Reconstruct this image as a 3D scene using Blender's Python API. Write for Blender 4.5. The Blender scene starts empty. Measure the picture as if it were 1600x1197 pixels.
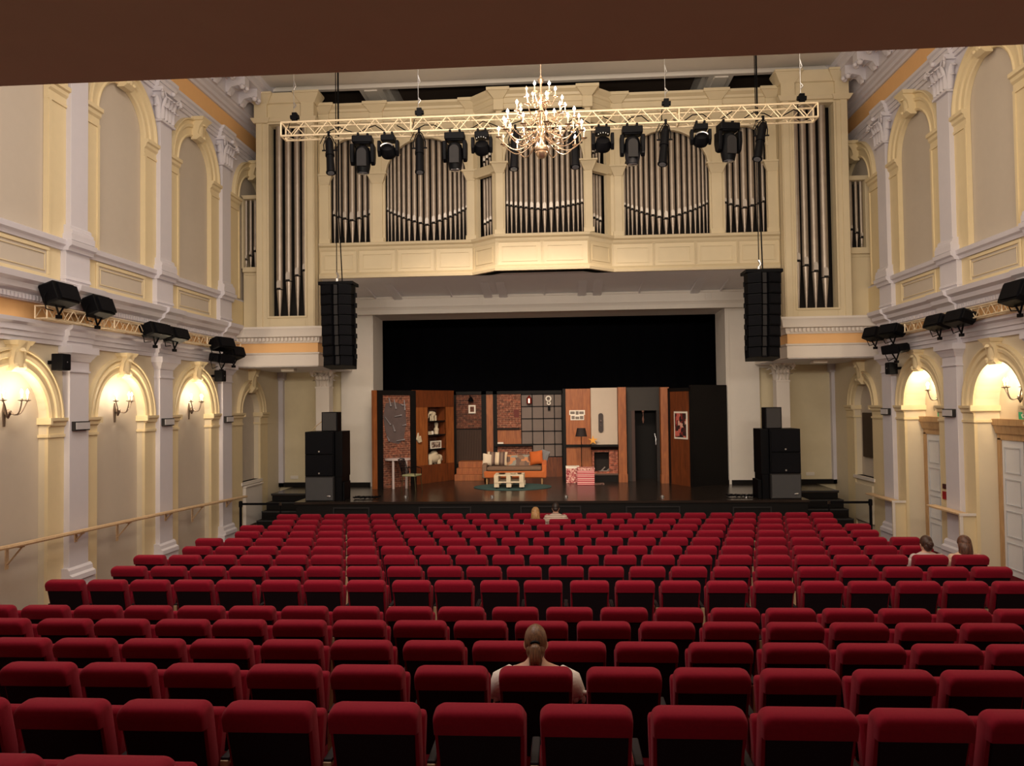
import bpy, math, random
from mathutils import Vector, Matrix
random.seed(7)
S = bpy.context.scene
COL = S.collection
R = math.radians
pi = math.pi

# ------------------------------------------------------------------ camera
FPX, CX, CY = 1200.0, 800.0, 598.5
CAMZ = 3.5
_fy = Vector(((877.0-CX)/FPX, (632.0-CY)/FPX, 1.0)).normalized()
_r = 0.0145
_u = Vector((-math.sin(_r), -math.cos(_r), 0.0)); _u = (_u-_fy*_u.dot(_fy)).normalized()
_x = _u.cross(_fy)
if _x.x < 0: _x = -_x
MC = Matrix((( _x.x, _fy.x, _u.x), (_x.y, _fy.y, _u.y), (_x.z, _fy.z, _u.z)))   # world -> (right, down, forward)
MI = MC.transposed()

cam = bpy.data.cameras.new('camera')
cam.sensor_width = 36.0
cam.lens = FPX/1600.0*36.0
cam.clip_start = 0.05
cam.clip_end = 200
camo = bpy.data.objects.new('camera', cam)
COL.objects.link(camo)
right = MI @ Vector((1, 0, 0)); up = MI @ Vector((0, -1, 0)); back = MI @ Vector((0, 0, -1))
rot = Matrix((right, up, back)).transposed().to_4x4()
camo.matrix_world = Matrix.Translation((0, 0, CAMZ)) @ rot
S.camera = camo

def ray(px, py):
    return MI @ Vector(((px-CX)/FPX, (py-CY)/FPX, 1.0))
def P(px, py, Y):
    r = ray(px, py); r = r*(Y/r.y); return (r.x, r.z+CAMZ)
def PX(px, Y, py=600.0): return P(px, py, Y)[0]
def PZ(py, Y, px=877.0): return P(px, py, Y)[1]
def W(px, py, X):
    r = ray(px, py); r = r*(X/r.x); return (r.y, r.z+CAMZ)
def F(px, py, z=1.1):
    r = ray(px, py); r = r*((z-CAMZ)/r.z); return (r.x, r.y)

# ------------------------------------------------------------------ world, exposure, house lights, added fill lamps
wd = bpy.data.worlds.new('world'); S.world = wd; wd.use_nodes = True
wd.node_tree.nodes['Background'].inputs[0].default_value = (1.0, 0.80, 0.60, 1)
wd.node_tree.nodes['Background'].inputs[1].default_value = 0.03
S.view_settings.view_transform = 'Standard'
S.view_settings.look = 'None'
S.view_settings.gamma = 1.0
S.view_settings.use_curve_mapping = False
S.view_settings.exposure = 0.0

def area(name, loc, target, sx, sy, power, col, spread=180):
    l = bpy.data.lights.new(name, 'AREA'); l.shape = 'RECTANGLE'; l.size = sx; l.size_y = sy
    l.energy = power; l.color = col; l.spread = R(spread)
    o = bpy.data.objects.new(name, l); COL.objects.link(o); o.location = loc
    d = Vector(target)-Vector(loc); o.rotation_euler = d.to_track_quat('-Z', 'Y').to_euler()
    return o
def point(name, loc, power, col, rad=0.05):
    l = bpy.data.lights.new(name, 'POINT'); l.energy = power; l.color = col; l.shadow_soft_size = rad
    o = bpy.data.objects.new(name, l); COL.objects.link(o); o.location = loc
    return o
area('rear_fill_light', (-0.3, -3.7, 3.3), (-0.3, 3.0, 4.6), 8, 1.0, 42, (1.0, 0.82, 0.66), 160)  # unseen fill lamp added behind the camera for seat backs and balcony underside
area('house_light_rear_left', (-3.6, 6.5, 11.6), (-3.2, 8.5, 0), 4, 4, 320, (1.0, 0.90, 0.83))
area('house_light_rear_right', (3.2, 6.5, 11.6), (2.8, 8.5, 0), 4, 4, 210, (1.0, 0.84, 0.64))
area('house_light_middle_left', (-3.6, 12.0, 11.6), (-3.2, 12.0, 0), 4, 3, 150, (1.0, 0.90, 0.82))
area('house_light_middle_right', (3.2, 12.0, 11.6), (2.8, 12.0, 0), 4, 3, 105, (1.0, 0.84, 0.64))
area('ceiling_fill_light', (-0.3, 8.5, 9.6), (-0.3, 15.5, 12.3), 6, 1.0, 110, (1.0, 0.88, 0.68), 120)  # added lamp, out of view, that brightens the ceiling
area('balcony_front_wash', (-0.3, 3.45, 5.7), (-0.3, 20.4, 7.6), 12, .7, 430, (1.0, 0.86, 0.70), 110)
area('stage_wash', (-1.0, 15.8, 8.6), (-0.6, 24.0, 2.0), 6, 0.6, 130, (1.0, 0.78, 0.56), 60)

# ------------------------------------------------------------------ materials
def lin(c):
    c = c/255.0
    return c/12.92 if c <= 0.04045 else ((c+0.055)/1.055)**2.4
def rgb(r, g, b): return (lin(r), lin(g), lin(b), 1.0)
MATS = {}
def mat(name, col, rough=0.6, metal=0.0, var=0.06, scale=6.0, bump=0.0, bscale=40.0, emit=None, estr=0.0, spec=0.5, sheen=0.0, alpha=None):
    if name in MATS: return MATS[name]
    m = bpy.data.materials.new(name); m.use_nodes = True; nt = m.node_tree
    b = nt.nodes['Principled BSDF']
    b.inputs['Roughness'].default_value = rough; b.inputs['Metallic'].default_value = metal
    b.inputs['Specular IOR Level'].default_value = spec
    tc = nt.nodes.new('ShaderNodeTexCoord')
    nz = nt.nodes.new('ShaderNodeTexNoise'); nz.inputs['Scale'].default_value = scale; nz.inputs['Detail'].default_value = 4
    nt.links.new(tc.outputs['Object'], nz.inputs['Vector'])
    mx = nt.nodes.new('ShaderNodeMix'); mx.data_type = 'RGBA'
    mx.inputs[6].default_value = tuple(max(0, v*(1-var)) for v in col[:3])+(1,)
    mx.inputs[7].default_value = tuple(min(1, v*(1+var)) for v in col[:3])+(1,)
    nt.links.new(nz.outputs['Fac'], mx.inputs[0]); nt.links.new(mx.outputs[2], b.inputs['Base Color'])
    if bump:
        n2 = nt.nodes.new('ShaderNodeTexNoise'); n2.inputs['Scale'].default_value = bscale
        nt.links.new(tc.outputs['Object'], n2.inputs['Vector'])
        bp = nt.nodes.new('ShaderNodeBump'); bp.inputs['Strength'].default_value = bump; bp.inputs['Distance'].default_value = 0.01
        nt.links.new(n2.outputs['Fac'], bp.inputs['Height']); nt.links.new(bp.outputs[0], b.inputs['Normal'])
    if sheen:
        b.inputs['Sheen Weight'].default_value = sheen; b.inputs['Sheen Roughness'].default_value = 0.5
        b.inputs['Sheen Tint'].default_value = (1, .45, .5, 1)
    if emit:
        b.inputs['Emission Color'].default_value = tuple(emit[:3])+(1,); b.inputs['Emission Strength'].default_value = estr
    MATS[name] = m
    return m

def wood(name, c1, c2, scale=3.0, rough=0.5, axis='Z'):
    if name in MATS: return MATS[name]
    m = bpy.data.materials.new(name); m.use_nodes = True; nt = m.node_tree; b = nt.nodes['Principled BSDF']
    b.inputs['Roughness'].default_value = rough
    tc = nt.nodes.new('ShaderNodeTexCoord'); mp = nt.nodes.new('ShaderNodeMapping')
    mp.inputs['Scale'].default_value = (8, 8, 1) if axis == 'Z' else (1, 8, 8)
    nt.links.new(tc.outputs['Object'], mp.inputs['Vector'])
    nz = nt.nodes.new('ShaderNodeTexNoise'); nz.inputs['Scale'].default_value = scale; nz.inputs['Detail'].default_value = 6; nz.inputs['Distortion'].default_value = 1.2
    nt.links.new(mp.outputs[0], nz.inputs['Vector'])
    cr = nt.nodes.new('ShaderNodeValToRGB'); cr.color_ramp.elements[0].position = .35; cr.color_ramp.elements[1].position = .7
    cr.color_ramp.elements[0].color = c1; cr.color_ramp.elements[1].color = c2
    nt.links.new(nz.outputs['Fac'], cr.inputs[0]); nt.links.new(cr.outputs[0], b.inputs['Base Color'])
    MATS[name] = m
    return m

def brick(name, c1, c2, mortar, w=0.22, h=0.065, rough=0.85):
    if name in MATS: return MATS[name]
    m = bpy.data.materials.new(name); m.use_nodes = True; nt = m.node_tree; b = nt.nodes['Principled BSDF']
    b.inputs['Roughness'].default_value = rough
    tc = nt.nodes.new('ShaderNodeTexCoord'); sp = nt.nodes.new('ShaderNodeSeparateXYZ'); cb = nt.nodes.new('ShaderNodeCombineXYZ')
    nt.links.new(tc.outputs['Object'], sp.inputs[0])
    ad = nt.nodes.new('ShaderNodeMath'); ad.operation = 'ADD'
    nt.links.new(sp.outputs[0], ad.inputs[0]); nt.links.new(sp.outputs[1], ad.inputs[1])
    nt.links.new(ad.outputs[0], cb.inputs[0]); nt.links.new(sp.outputs[2], cb.inputs[1])
    br = nt.nodes.new('ShaderNodeTexBrick'); br.inputs['Scale'].default_value = 1.0
    br.inputs['Brick Width'].default_value = w; br.inputs['Row Height'].default_value = h
    br.inputs['Mortar Size'].default_value = 0.006; br.inputs['Color1'].default_value = c1
    br.inputs['Color2'].default_value = c2; br.inputs['Mortar'].default_value = mortar
    nt.links.new(cb.outputs[0], br.inputs['Vector'])
    nz = nt.nodes.new('ShaderNodeTexNoise'); nz.inputs['Scale'].default_value = 14; nz.inputs['Detail'].default_value = 5
    nt.links.new(tc.outputs['Object'], nz.inputs['Vector'])
    cr = nt.nodes.new('ShaderNodeValToRGB'); cr.color_ramp.elements[0].position = .3; cr.color_ramp.elements[1].position = .75
    cr.color_ramp.elements[0].color = (.35, .3, .3, 1); cr.color_ramp.elements[1].color = (1.5, 1.4, 1.3, 1)
    nt.links.new(nz.outputs['Fac'], cr.inputs[0])
    mx = nt.nodes.new('ShaderNodeMix'); mx.data_type = 'RGBA'; mx.blend_type = 'MULTIPLY'; mx.inputs[0].default_value = .9
    nt.links.new(br.outputs['Color'], mx.inputs[6]); nt.links.new(cr.outputs[0], mx.inputs[7])
    nt.links.new(mx.outputs[2], b.inputs['Base Color'])
    bp = nt.nodes.new('ShaderNodeBump'); bp.inputs['Strength'].default_value = .6; bp.inputs['Distance'].default_value = .01
    nt.links.new(nz.outputs['Fac'], bp.inputs['Height']); nt.links.new(bp.outputs[0], b.inputs['Normal'])
    MATS[name] = m
    return m

def stripes(name, cols, scale, axis=0, rough=.85):
    """regular woven or printed bands of several colours along one local axis"""
    if name in MATS: return MATS[name]
    m = bpy.data.materials.new(name); m.use_nodes = True; nt = m.node_tree; b = nt.nodes['Principled BSDF']
    b.inputs['Roughness'].default_value = rough
    tc = nt.nodes.new('ShaderNodeTexCoord'); sp = nt.nodes.new('ShaderNodeSeparateXYZ'); nt.links.new(tc.outputs['Object'], sp.inputs[0])
    mu = nt.nodes.new('ShaderNodeMath'); mu.operation = 'MULTIPLY'; mu.inputs[1].default_value = scale
    fr = nt.nodes.new('ShaderNodeMath'); fr.operation = 'FRACT'
    nt.links.new(sp.outputs[axis], mu.inputs[0]); nt.links.new(mu.outputs[0], fr.inputs[0])
    cr = nt.nodes.new('ShaderNodeValToRGB'); cr.color_ramp.interpolation = 'CONSTANT'
    e = cr.color_ramp.elements
    while len(e) < len(cols): e.new(0.5)
    for i, c in enumerate(cols): e[i].position = i/len(cols); e[i].color = c
    nt.links.new(fr.outputs[0], cr.inputs[0]); nt.links.new(cr.outputs[0], b.inputs['Base Color'])
    MATS[name] = m
    return m

def patches(name, cols, scale, rough=.8):
    """random patchwork of small coloured cells"""
    if name in MATS: return MATS[name]
    m = bpy.data.materials.new(name); m.use_nodes = True; nt = m.node_tree; b = nt.nodes['Principled BSDF']
    b.inputs['Roughness'].default_value = rough
    tc = nt.nodes.new('ShaderNodeTexCoord'); vo = nt.nodes.new('ShaderNodeTexVoronoi'); vo.inputs['Scale'].default_value = scale
    vo.distance = 'CHEBYCHEV'
    nt.links.new(tc.outputs['Object'], vo.inputs['Vector'])
    sp = nt.nodes.new('ShaderNodeSeparateColor'); nt.links.new(vo.outputs['Color'], sp.inputs[0])
    cr = nt.nodes.new('ShaderNodeValToRGB'); cr.color_ramp.interpolation = 'CONSTANT'
    e = cr.color_ramp.elements
    while len(e) < len(cols): e.new(0.5)
    for i, c in enumerate(cols): e[i].position = i/len(cols); e[i].color = c
    nt.links.new(sp.outputs[0], cr.inputs[0]); nt.links.new(cr.outputs[0], b.inputs['Base Color'])
    MATS[name] = m
    return m

M_PIL = mat('plaster_lavender_white', (.66, .63, .68, 1), .7, var=.03)
M_YEL = mat('plaster_pale_yellow', (.75, .62, .385, 1), .7, var=.04)
M_FLD = mat('plaster_cream_field', (.68, .59, .44, 1), .7, var=.03)
M_NIC = mat('plaster_taupe_niche', (.56, .49, .41, 1), .75, var=.03)
M_ORG = mat('plaster_orange_frieze', (.84, .50, .22, 1), .7, var=.04)
M_WHT = mat('plaster_white', (.74, .68, .62, 1), .65, var=.02)
M_PRO = mat('proscenium_offwhite', (.69, .65, .60, 1), .7, var=.03)
M_SOF = mat('soffit_grey', (.78, .77, .80, 1), .7, var=.03)
M_CREAM = mat('organ_case_cream', (.66, .56, .38, 1), .5, var=.05, scale=3)
M_BEIGEBACK = mat('alcove_cream', (.70, .61, .42, 1), .75, var=.04)
M_PIPE = mat('organ_pipe_metal', (.42, .36, .305, 1), .4, .65, var=.18, scale=5)
M_PIPEL = mat('organ_pipe_mouth', (.60, .55, .50, 1), .4, .5, var=.1)
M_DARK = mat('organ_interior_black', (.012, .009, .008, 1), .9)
M_BLK = mat('black_plastic', (.0028, .0028, .004, 1), .5, var=.1, spec=.10)
M_PEWTER = mat('pewter', (.22, .17, .14, 1), .35, .8)
M_BLK2 = mat('black_grille', (.004, .004, .006, 1), .7, var=.2, bump=.4, bscale=300, spec=.1)
M_BLKWOOD = mat('black_painted_wood', (.007, .006, .006, 1), .55, var=.15, spec=.15)
M_DRAPE = mat('black_drape', (.0025, .0025, .004, 1), .95, var=.2, spec=.05)
M_GREY = mat('dark_grey_cabinet', (.022, .020, .021, 1), .6, spec=.2)
M_BRASS = mat('brass', (.62, .45, .31, 1), .28, .9)
M_STEEL = mat('steel', (.55, .55, .57, 1), .3, .95)
M_TRUSS = mat('truss_aluminium', (.82, .68, .47, 1), .42, .35)
M_BULB = mat('bulb_glow', (1, .9, .8, 1), .3, emit=(1, .86, .74), estr=14)
M_CANDLE = mat('candle_sleeve_ivory', (.85, .75, .58, 1), .5)
M_RED = mat('crimson_upholstery', (.235, .0055, .020, 1), .8, var=.14, scale=60, bump=.25, bscale=500, sheen=.12, spec=.1)
M_SHELL = mat('black_seat_shell', (.011, .007, .010, 1), .6, var=.1, spec=.2)
M_ARMW = wood('seat_side_wood', rgb(176, 150, 116), rgb(206, 180, 144), 3)
M_RAIL = wood('handrail_wood', rgb(200, 168, 130), rgb(216, 188, 152), 2, axis='X')
M_CARPET = mat('dark_red_carpet', (.085, .003, .007, 1), .95, var=.3, scale=80, spec=.1)
M_STAGE = mat('stage_floor_black', (.022, .016, .013, 1), .22, var=.3, scale=2.5)
M_PLY = wood('orange_plywood', rgb(132, 72, 34), rgb(164, 96, 48), 1.6)
M_PLYD = wood('dark_plywood', rgb(90, 44, 20), rgb(122, 62, 28), 1.6)
M_BRICK = brick('stage_brick', rgb(150, 88, 68), rgb(108, 66, 54), rgb(168, 136, 116))
M_BRICKD = brick('stage_brick_dark', rgb(108, 60, 44), rgb(72, 42, 34), rgb(126, 96, 80))
M_BALC = mat('balcony_underside_cream', (.76, .62, .42, 1), .75, var=.04)
M_DOOR = mat('door_white', (.70, .72, .76, 1), .45, var=.02)
M_DFRAME = wood('door_frame_wood', rgb(168, 132, 92), rgb(190, 154, 110), 2)
M_SKIN = mat('skin', (.62, .36, .26, 1), .5, var=.05)
M_WHITECL = mat('white_cloth', (.80, .72, .66, 1), .85, var=.06, scale=30, bump=.3, bscale=60)
M_PAPER = mat('white_paper', (.78, .72, .64, 1), .7)

# ------------------------------------------------------------------ mesh builder
class Fr:
    """wall frame: u along the wall, z up, d out of the wall towards the viewer"""
    def __init__(s, O, t, n): s.O = Vector(O); s.t = Vector(t).normalized(); s.n = Vector(n).normalized()
    def __call__(s, u, z, d=0.0): return s.O+s.t*u+s.n*d+Vector((0, 0, z))
def front(Y): return Fr((0, Y, 0), (1, 0, 0), (0, -1, 0))
class MB:
    def __init__(s): s.v = []; s.f = []; s.m = []; s.cur = 0
    def add(s, vs, fs):
        o = len(s.v); s.v += [Vector(v) for v in vs]
        for f in fs: s.f.append([i+o for i in f]); s.m.append(s.cur)
        return s
    def box(s, a, b):
        x0, y0, z0 = a; x1, y1, z1 = b
        return s.add([(x0,y0,z0),(x1,y0,z0),(x1,y1,z0),(x0,y1,z0),(x0,y0,z1),(x1,y0,z1),(x1,y1,z1),(x0,y1,z1)],
              [(0,3,2,1),(4,5,6,7),(0,1,5,4),(1,2,6,5),(2,3,7,6),(3,0,4,7)])
    def cbox(s, c, size, rot=None):
        hx, hy, hz = size[0]/2, size[1]/2, size[2]/2
        vs = [Vector((x, y, z)) for z in (-hz, hz) for (x, y) in ((-hx,-hy),(hx,-hy),(hx,hy),(-hx,hy))]
        if rot: vs = [rot @ v for v in vs]
        c = Vector(c)
        return s.add([v+c for v in vs], [(0,3,2,1),(4,5,6,7),(0,1,5,4),(1,2,6,5),(2,3,7,6),(3,0,4,7)])
    def fbox(s, fr, u0, u1, z0, z1, d0, d1):
        p = fr
        return s.add([p(u0,z0,d0),p(u1,z0,d0),p(u1,z0,d1),p(u0,z0,d1),p(u0,z1,d0),p(u1,z1,d0),p(u1,z1,d1),p(u0,z1,d1)],
              [(0,3,2,1),(4,5,6,7),(0,1,5,4),(1,2,6,5),(2,3,7,6),(3,0,4,7)])
    def frus(s, fr, u0, u1, z0, z1, d0, d1, e):
        """box flaring by e at its top"""
        p = fr
        return s.add([p(u0,z0,d0),p(u1,z0,d0),p(u1,z0,d1),p(u0,z0,d1),p(u0-e,z1,d0),p(u1+e,z1,d0),p(u1+e,z1,d1+e),p(u0-e,z1,d1+e)],
              [(0,3,2,1),(4,5,6,7),(0,1,5,4),(1,2,6,5),(2,3,7,6),(3,0,4,7)])
    def rectframe(s, fr, u0, u1, z0, z1, w, d0, d1):
        s.fbox(fr, u0, u1, z0, z0+w, d0, d1); s.fbox(fr, u0, u1, z1-w, z1, d0, d1)
        s.fbox(fr, u0, u0+w, z0+w, z1-w, d0, d1); return s.fbox(fr, u1-w, u1, z0+w, z1-w, d0, d1)
    def prism(s, fr, prof, u0, u1):
        """closed (d,z) profile run along u"""
        n = len(prof)
        vs = [fr(u0, z, d) for d, z in prof]+[fr(u1, z, d) for d, z in prof]
        fs = [(i, (i+1) % n, n+(i+1) % n, n+i) for i in range(n)]+[tuple(range(n))[::-1], tuple(range(n, 2*n))]
        return s.add(vs, fs)
    def slab(s, fr, poly, d0, d1):
        """(u,z) outline given thickness from d0 to d1"""
        n = len(poly)
        vs = [fr(u, z, d0) for u, z in poly]+[fr(u, z, d1) for u, z in poly]
        fs = [(i, (i+1) % n, n+(i+1) % n, n+i) for i in range(n)]+[tuple(range(n))[::-1], tuple(range(n, 2*n))]
        return s.add(vs, fs)
    def cyl(s, p0, p1, r0, r1=None, n=12, cap=True):
        if r1 is None: r1 = r0
        p0 = Vector(p0); p1 = Vector(p1); ax = (p1-p0).normalized()
        a = ax.orthogonal().normalized(); b = ax.cross(a)
        vs = []
        for p, r in ((p0, r0), (p1, r1)):
            for i in range(n):
                t = 2*pi*i/n; vs.append(p+a*(math.cos(t)*r)+b*(math.sin(t)*r))
        fs = [(i, (i+1) % n, n+(i+1) % n, n+i) for i in range(n)]
        if cap: fs += [tuple(range(n))[::-1], tuple(range(n, 2*n))]
        return s.add(vs, fs)
    def tube(s, pts, r, n=6, rs=None):
        pts = [Vector(p) for p in pts]; N = len(pts); vs = []; a = None
        for k, p in enumerate(pts):
            t = (pts[min(k+1, N-1)]-pts[max(k-1, 0)]).normalized()
            a = t.orthogonal().normalized() if a is None else (a-t*a.dot(t)).normalized()
            b = t.cross(a); rr = rs[k] if rs else r
            for i in range(n):
                q = 2*pi*i/n; vs.append(p+a*(math.cos(q)*rr)+b*(math.sin(q)*rr))
        fs = [(k*n+i, k*n+(i+1) % n, (k+1)*n+(i+1) % n, (k+1)*n+i) for k in range(N-1) for i in range(n)]
        fs += [tuple(range(n))[::-1], tuple(range((N-1)*n, N*n))]
        return s.add(vs, fs)
    def lathe(s, prof, c=(0, 0, 0), n=20, sx=1, sy=1):
        c = Vector(c); vs = []
        for r, z in prof:
            for i in range(n):
                t = 2*pi*i/n; vs.append(c+Vector((math.cos(t)*r*sx, math.sin(t)*r*sy, z)))
        k = len(prof)
        fs = [(j*n+i, j*n+(i+1) % n, (j+1)*n+(i+1) % n, (j+1)*n+i) for j in range(k-1) for i in range(n)]
        fs += [tuple(range(n))[::-1], tuple(range((k-1)*n, k*n))]
        return s.add(vs, fs)
    def ball(s, c, r, n=12, m=8, rot=None):
        if not hasattr(r, '__len__'): r = (r, r, r)
        c = Vector(c); vs = [c+(rot @ Vector((0,0,-r[2])) if rot else Vector((0,0,-r[2])))]
        for j in range(1, m):
            a = -pi/2+pi*j/m
            for i in range(n):
                t = 2*pi*i/n; v = Vector((math.cos(a)*math.cos(t)*r[0], math.cos(a)*math.sin(t)*r[1], math.sin(a)*r[2]))
                vs.append(c+(rot @ v if rot else v))
        vs.append(c+(rot @ Vector((0,0,r[2])) if rot else Vector((0,0,r[2]))))
        L = len(vs)-1
        fs = [(0, 1+(i+1) % n, 1+i) for i in range(n)]
        fs += [(1+j*n+i, 1+j*n+(i+1) % n, 1+(j+1)*n+(i+1) % n, 1+(j+1)*n+i) for j in range(m-2) for i in range(n)]
        fs += [(1+(m-2)*n+i, 1+(m-2)*n+(i+1) % n, L) for i in range(n)]
        return s.add(vs, fs)
    def rings(s, rings, close=True):
        """loft through equal-length rings of points"""
        n = len(rings[0]); vs = [p for r_ in rings for p in r_]
        fs = [(k*n+i, k*n+(i+1) % n, (k+1)*n+(i+1) % n, (k+1)*n+i) for k in range(len(rings)-1) for i in range(n)]
        if close: fs += [tuple(range(n))[::-1], tuple(range((len(rings)-1)*n, len(rings)*n))]
        return s.add(vs, fs)
    def archface(s, fr, u0, u1, z0, z1, uc, r, zs, zb, depth, n=20):
        """wall face u0..u1 x z0..z1 with a round-headed recess cut in it, plus the reveal of the recess"""
        A = [(uc-r, zb), (uc-r, zs)]+[(uc-r*math.cos(pi*i/n), zs+r*math.sin(pi*i/n)) for i in range(1, n)]+[(uc+r, zs), (uc+r, zb)]
        q = lambda a, b, c, d: s.add([fr(*a), fr(*b), fr(*c), fr(*d)], [(0, 1, 2, 3)])
        q((u0, z0), (uc-r, z0), (uc-r, z1), (u0, z1)); q((uc+r, z0), (u1, z0), (u1, z1), (uc+r, z1))
        if zb > z0+1e-4: q((uc-r, z0), (uc+r, z0), (uc+r, zb), (uc-r, zb))
        arc = A[1:-1]
        for i in range(len(arc)-1):
            a, b = arc[i], arc[i+1]; q(a, b, (b[0], z1), (a[0], z1))
        for i in range(len(A)-1):
            a, b = A[i], A[i+1]
            s.add([fr(a[0], a[1], 0), fr(b[0], b[1], 0), fr(b[0], b[1], -depth), fr(a[0], a[1], -depth)], [(0, 1, 2, 3)])
        return s
    def arcband(s, fr, uc, zs, prof, n=24, a0=0.0, a1=pi):
        """closed (radius, d) profile swept round an arch"""
        k = len(prof); vs = []
        for i in range(n+1):
            t = a0+(a1-a0)*i/n
            for r, d in prof: vs.append(fr(uc-r*math.cos(t), zs+r*math.sin(t), d))
        fs = [(i*k+j, i*k+(j+1) % k, (i+1)*k+(j+1) % k, (i+1)*k+j) for i in range(n) for j in range(k)]
        fs += [tuple(range(k)), tuple(range(n*k, n*k+k))[::-1]]
        return s.add(vs, fs)
    def plan(s, prof, path):
        """(offset, z) closed profile swept along an XY polyline with mitres; offset goes to -Y side"""
        path = [Vector((x, y, 0)) for x, y in path]; N = len(path); k = len(prof); vs = []
        for i, p in enumerate(path):
            t0 = (path[i]-path[i-1]).normalized() if i else None
            t1 = (path[i+1]-path[i]).normalized() if i < N-1 else None
            if t0 is None: t0 = t1
            if t1 is None: t1 = t0
            n0 = Vector((t0.y, -t0.x, 0)); n1 = Vector((t1.y, -t1.x, 0)); m = (n0+n1).normalized(); m = m/max(.3, m.dot(n0))
            for d, z in prof: vs.append(p+m*d+Vector((0, 0, z)))
        fs = [(i*k+j, i*k+(j+1) % k, (i+1)*k+(j+1) % k, (i+1)*k+j) for i in range(N-1) for j in range(k)]
        fs += [tuple(range(k)), tuple(range((N-1)*k, N*k))[::-1]]
        return s.add(vs, fs)
    def build(s, name, mats, parent=None, smooth=True, ang=35, bevel=0.0, local=False, origin=None, fix=True):
        if not isinstance(mats, (list, tuple)): mats = [mats]
        me = bpy.data.meshes.new(name)
        off = Vector((0, 0, 0))
        if parent is not None and not local: off = WL[parent.name]
        elif parent is None and not local:
            if origin is not None: off = Vector(origin)
            else:
                xs = [v.x for v in s.v]; ys = [v.y for v in s.v]; zs = [v.z for v in s.v]
                off = Vector(((min(xs)+max(xs))/2, (min(ys)+max(ys))/2, min(zs)))
        me.from_pydata([v-off for v in s.v], [], s.f)
        for m in mats: me.materials.append(m)
        if len(mats) > 1: me.polygons.foreach_set('material_index', s.m)
        if fix:
            import bmesh
            bm = bmesh.new(); bm.from_mesh(me); bmesh.ops.recalc_face_normals(bm, faces=bm.faces); bm.to_mesh(me); bm.free()
        if smooth:
            me.polygons.foreach_set('use_smooth', [True]*len(me.polygons)); me.set_sharp_from_angle(angle=R(ang))
        me.update()
        o = bpy.data.objects.new(name, me); COL.objects.link(o)
        if parent is not None: o.parent = parent
        else: o.location = off
        WL[o.name] = off.copy() if not local else Vector((0, 0, 0))
        if parent is not None: WL[o.name] = WL[parent.name].copy() if not local else Vector((0, 0, 0))
        if bevel:
            b = o.modifiers.new('bevel', 'BEVEL'); b.width = bevel; b.segments = 2; b.limit_method = 'ANGLE'; b.angle_limit = R(40)
        return o
WL = {}
def tag(o, label=None, cat=None, group=None, kind=None):
    if label: o['label'] = label
    if cat: o['category'] = cat
    if group: o['group'] = group
    if kind: o['kind'] = kind
    return o
def empty(name, loc=(0, 0, 0), rz=0.0, label=None, cat=None, group=None, kind=None):
    o = bpy.data.objects.new(name, None); COL.objects.link(o); o.location = loc; o.rotation_euler = (0, 0, rz); o.empty_display_size = .1
    WL[o.name] = Vector(loc)
    return tag(o, label, cat, group, kind)
def struct(o, label=None): return tag(o, label, None, None, 'structure')
def copy_tree(o, parent=None):
    c = o.copy(); COL.objects.link(c)
    if parent is not None: c.parent = parent
    WL[c.name] = WL.get(o.name, Vector((0, 0, 0))).copy()
    for ch in list(o.children): copy_tree(ch, c)
    return c
ORD = ['first','second','third','fourth','fifth','sixth','seventh','eighth','ninth','tenth','eleventh','twelfth','thirteenth','fourteenth','fifteenth','sixteenth','seventeenth','eighteenth','nineteenth','twentieth','twenty-first','twenty-second','twenty-third','twenty-fourth','twenty-fifth']
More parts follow.
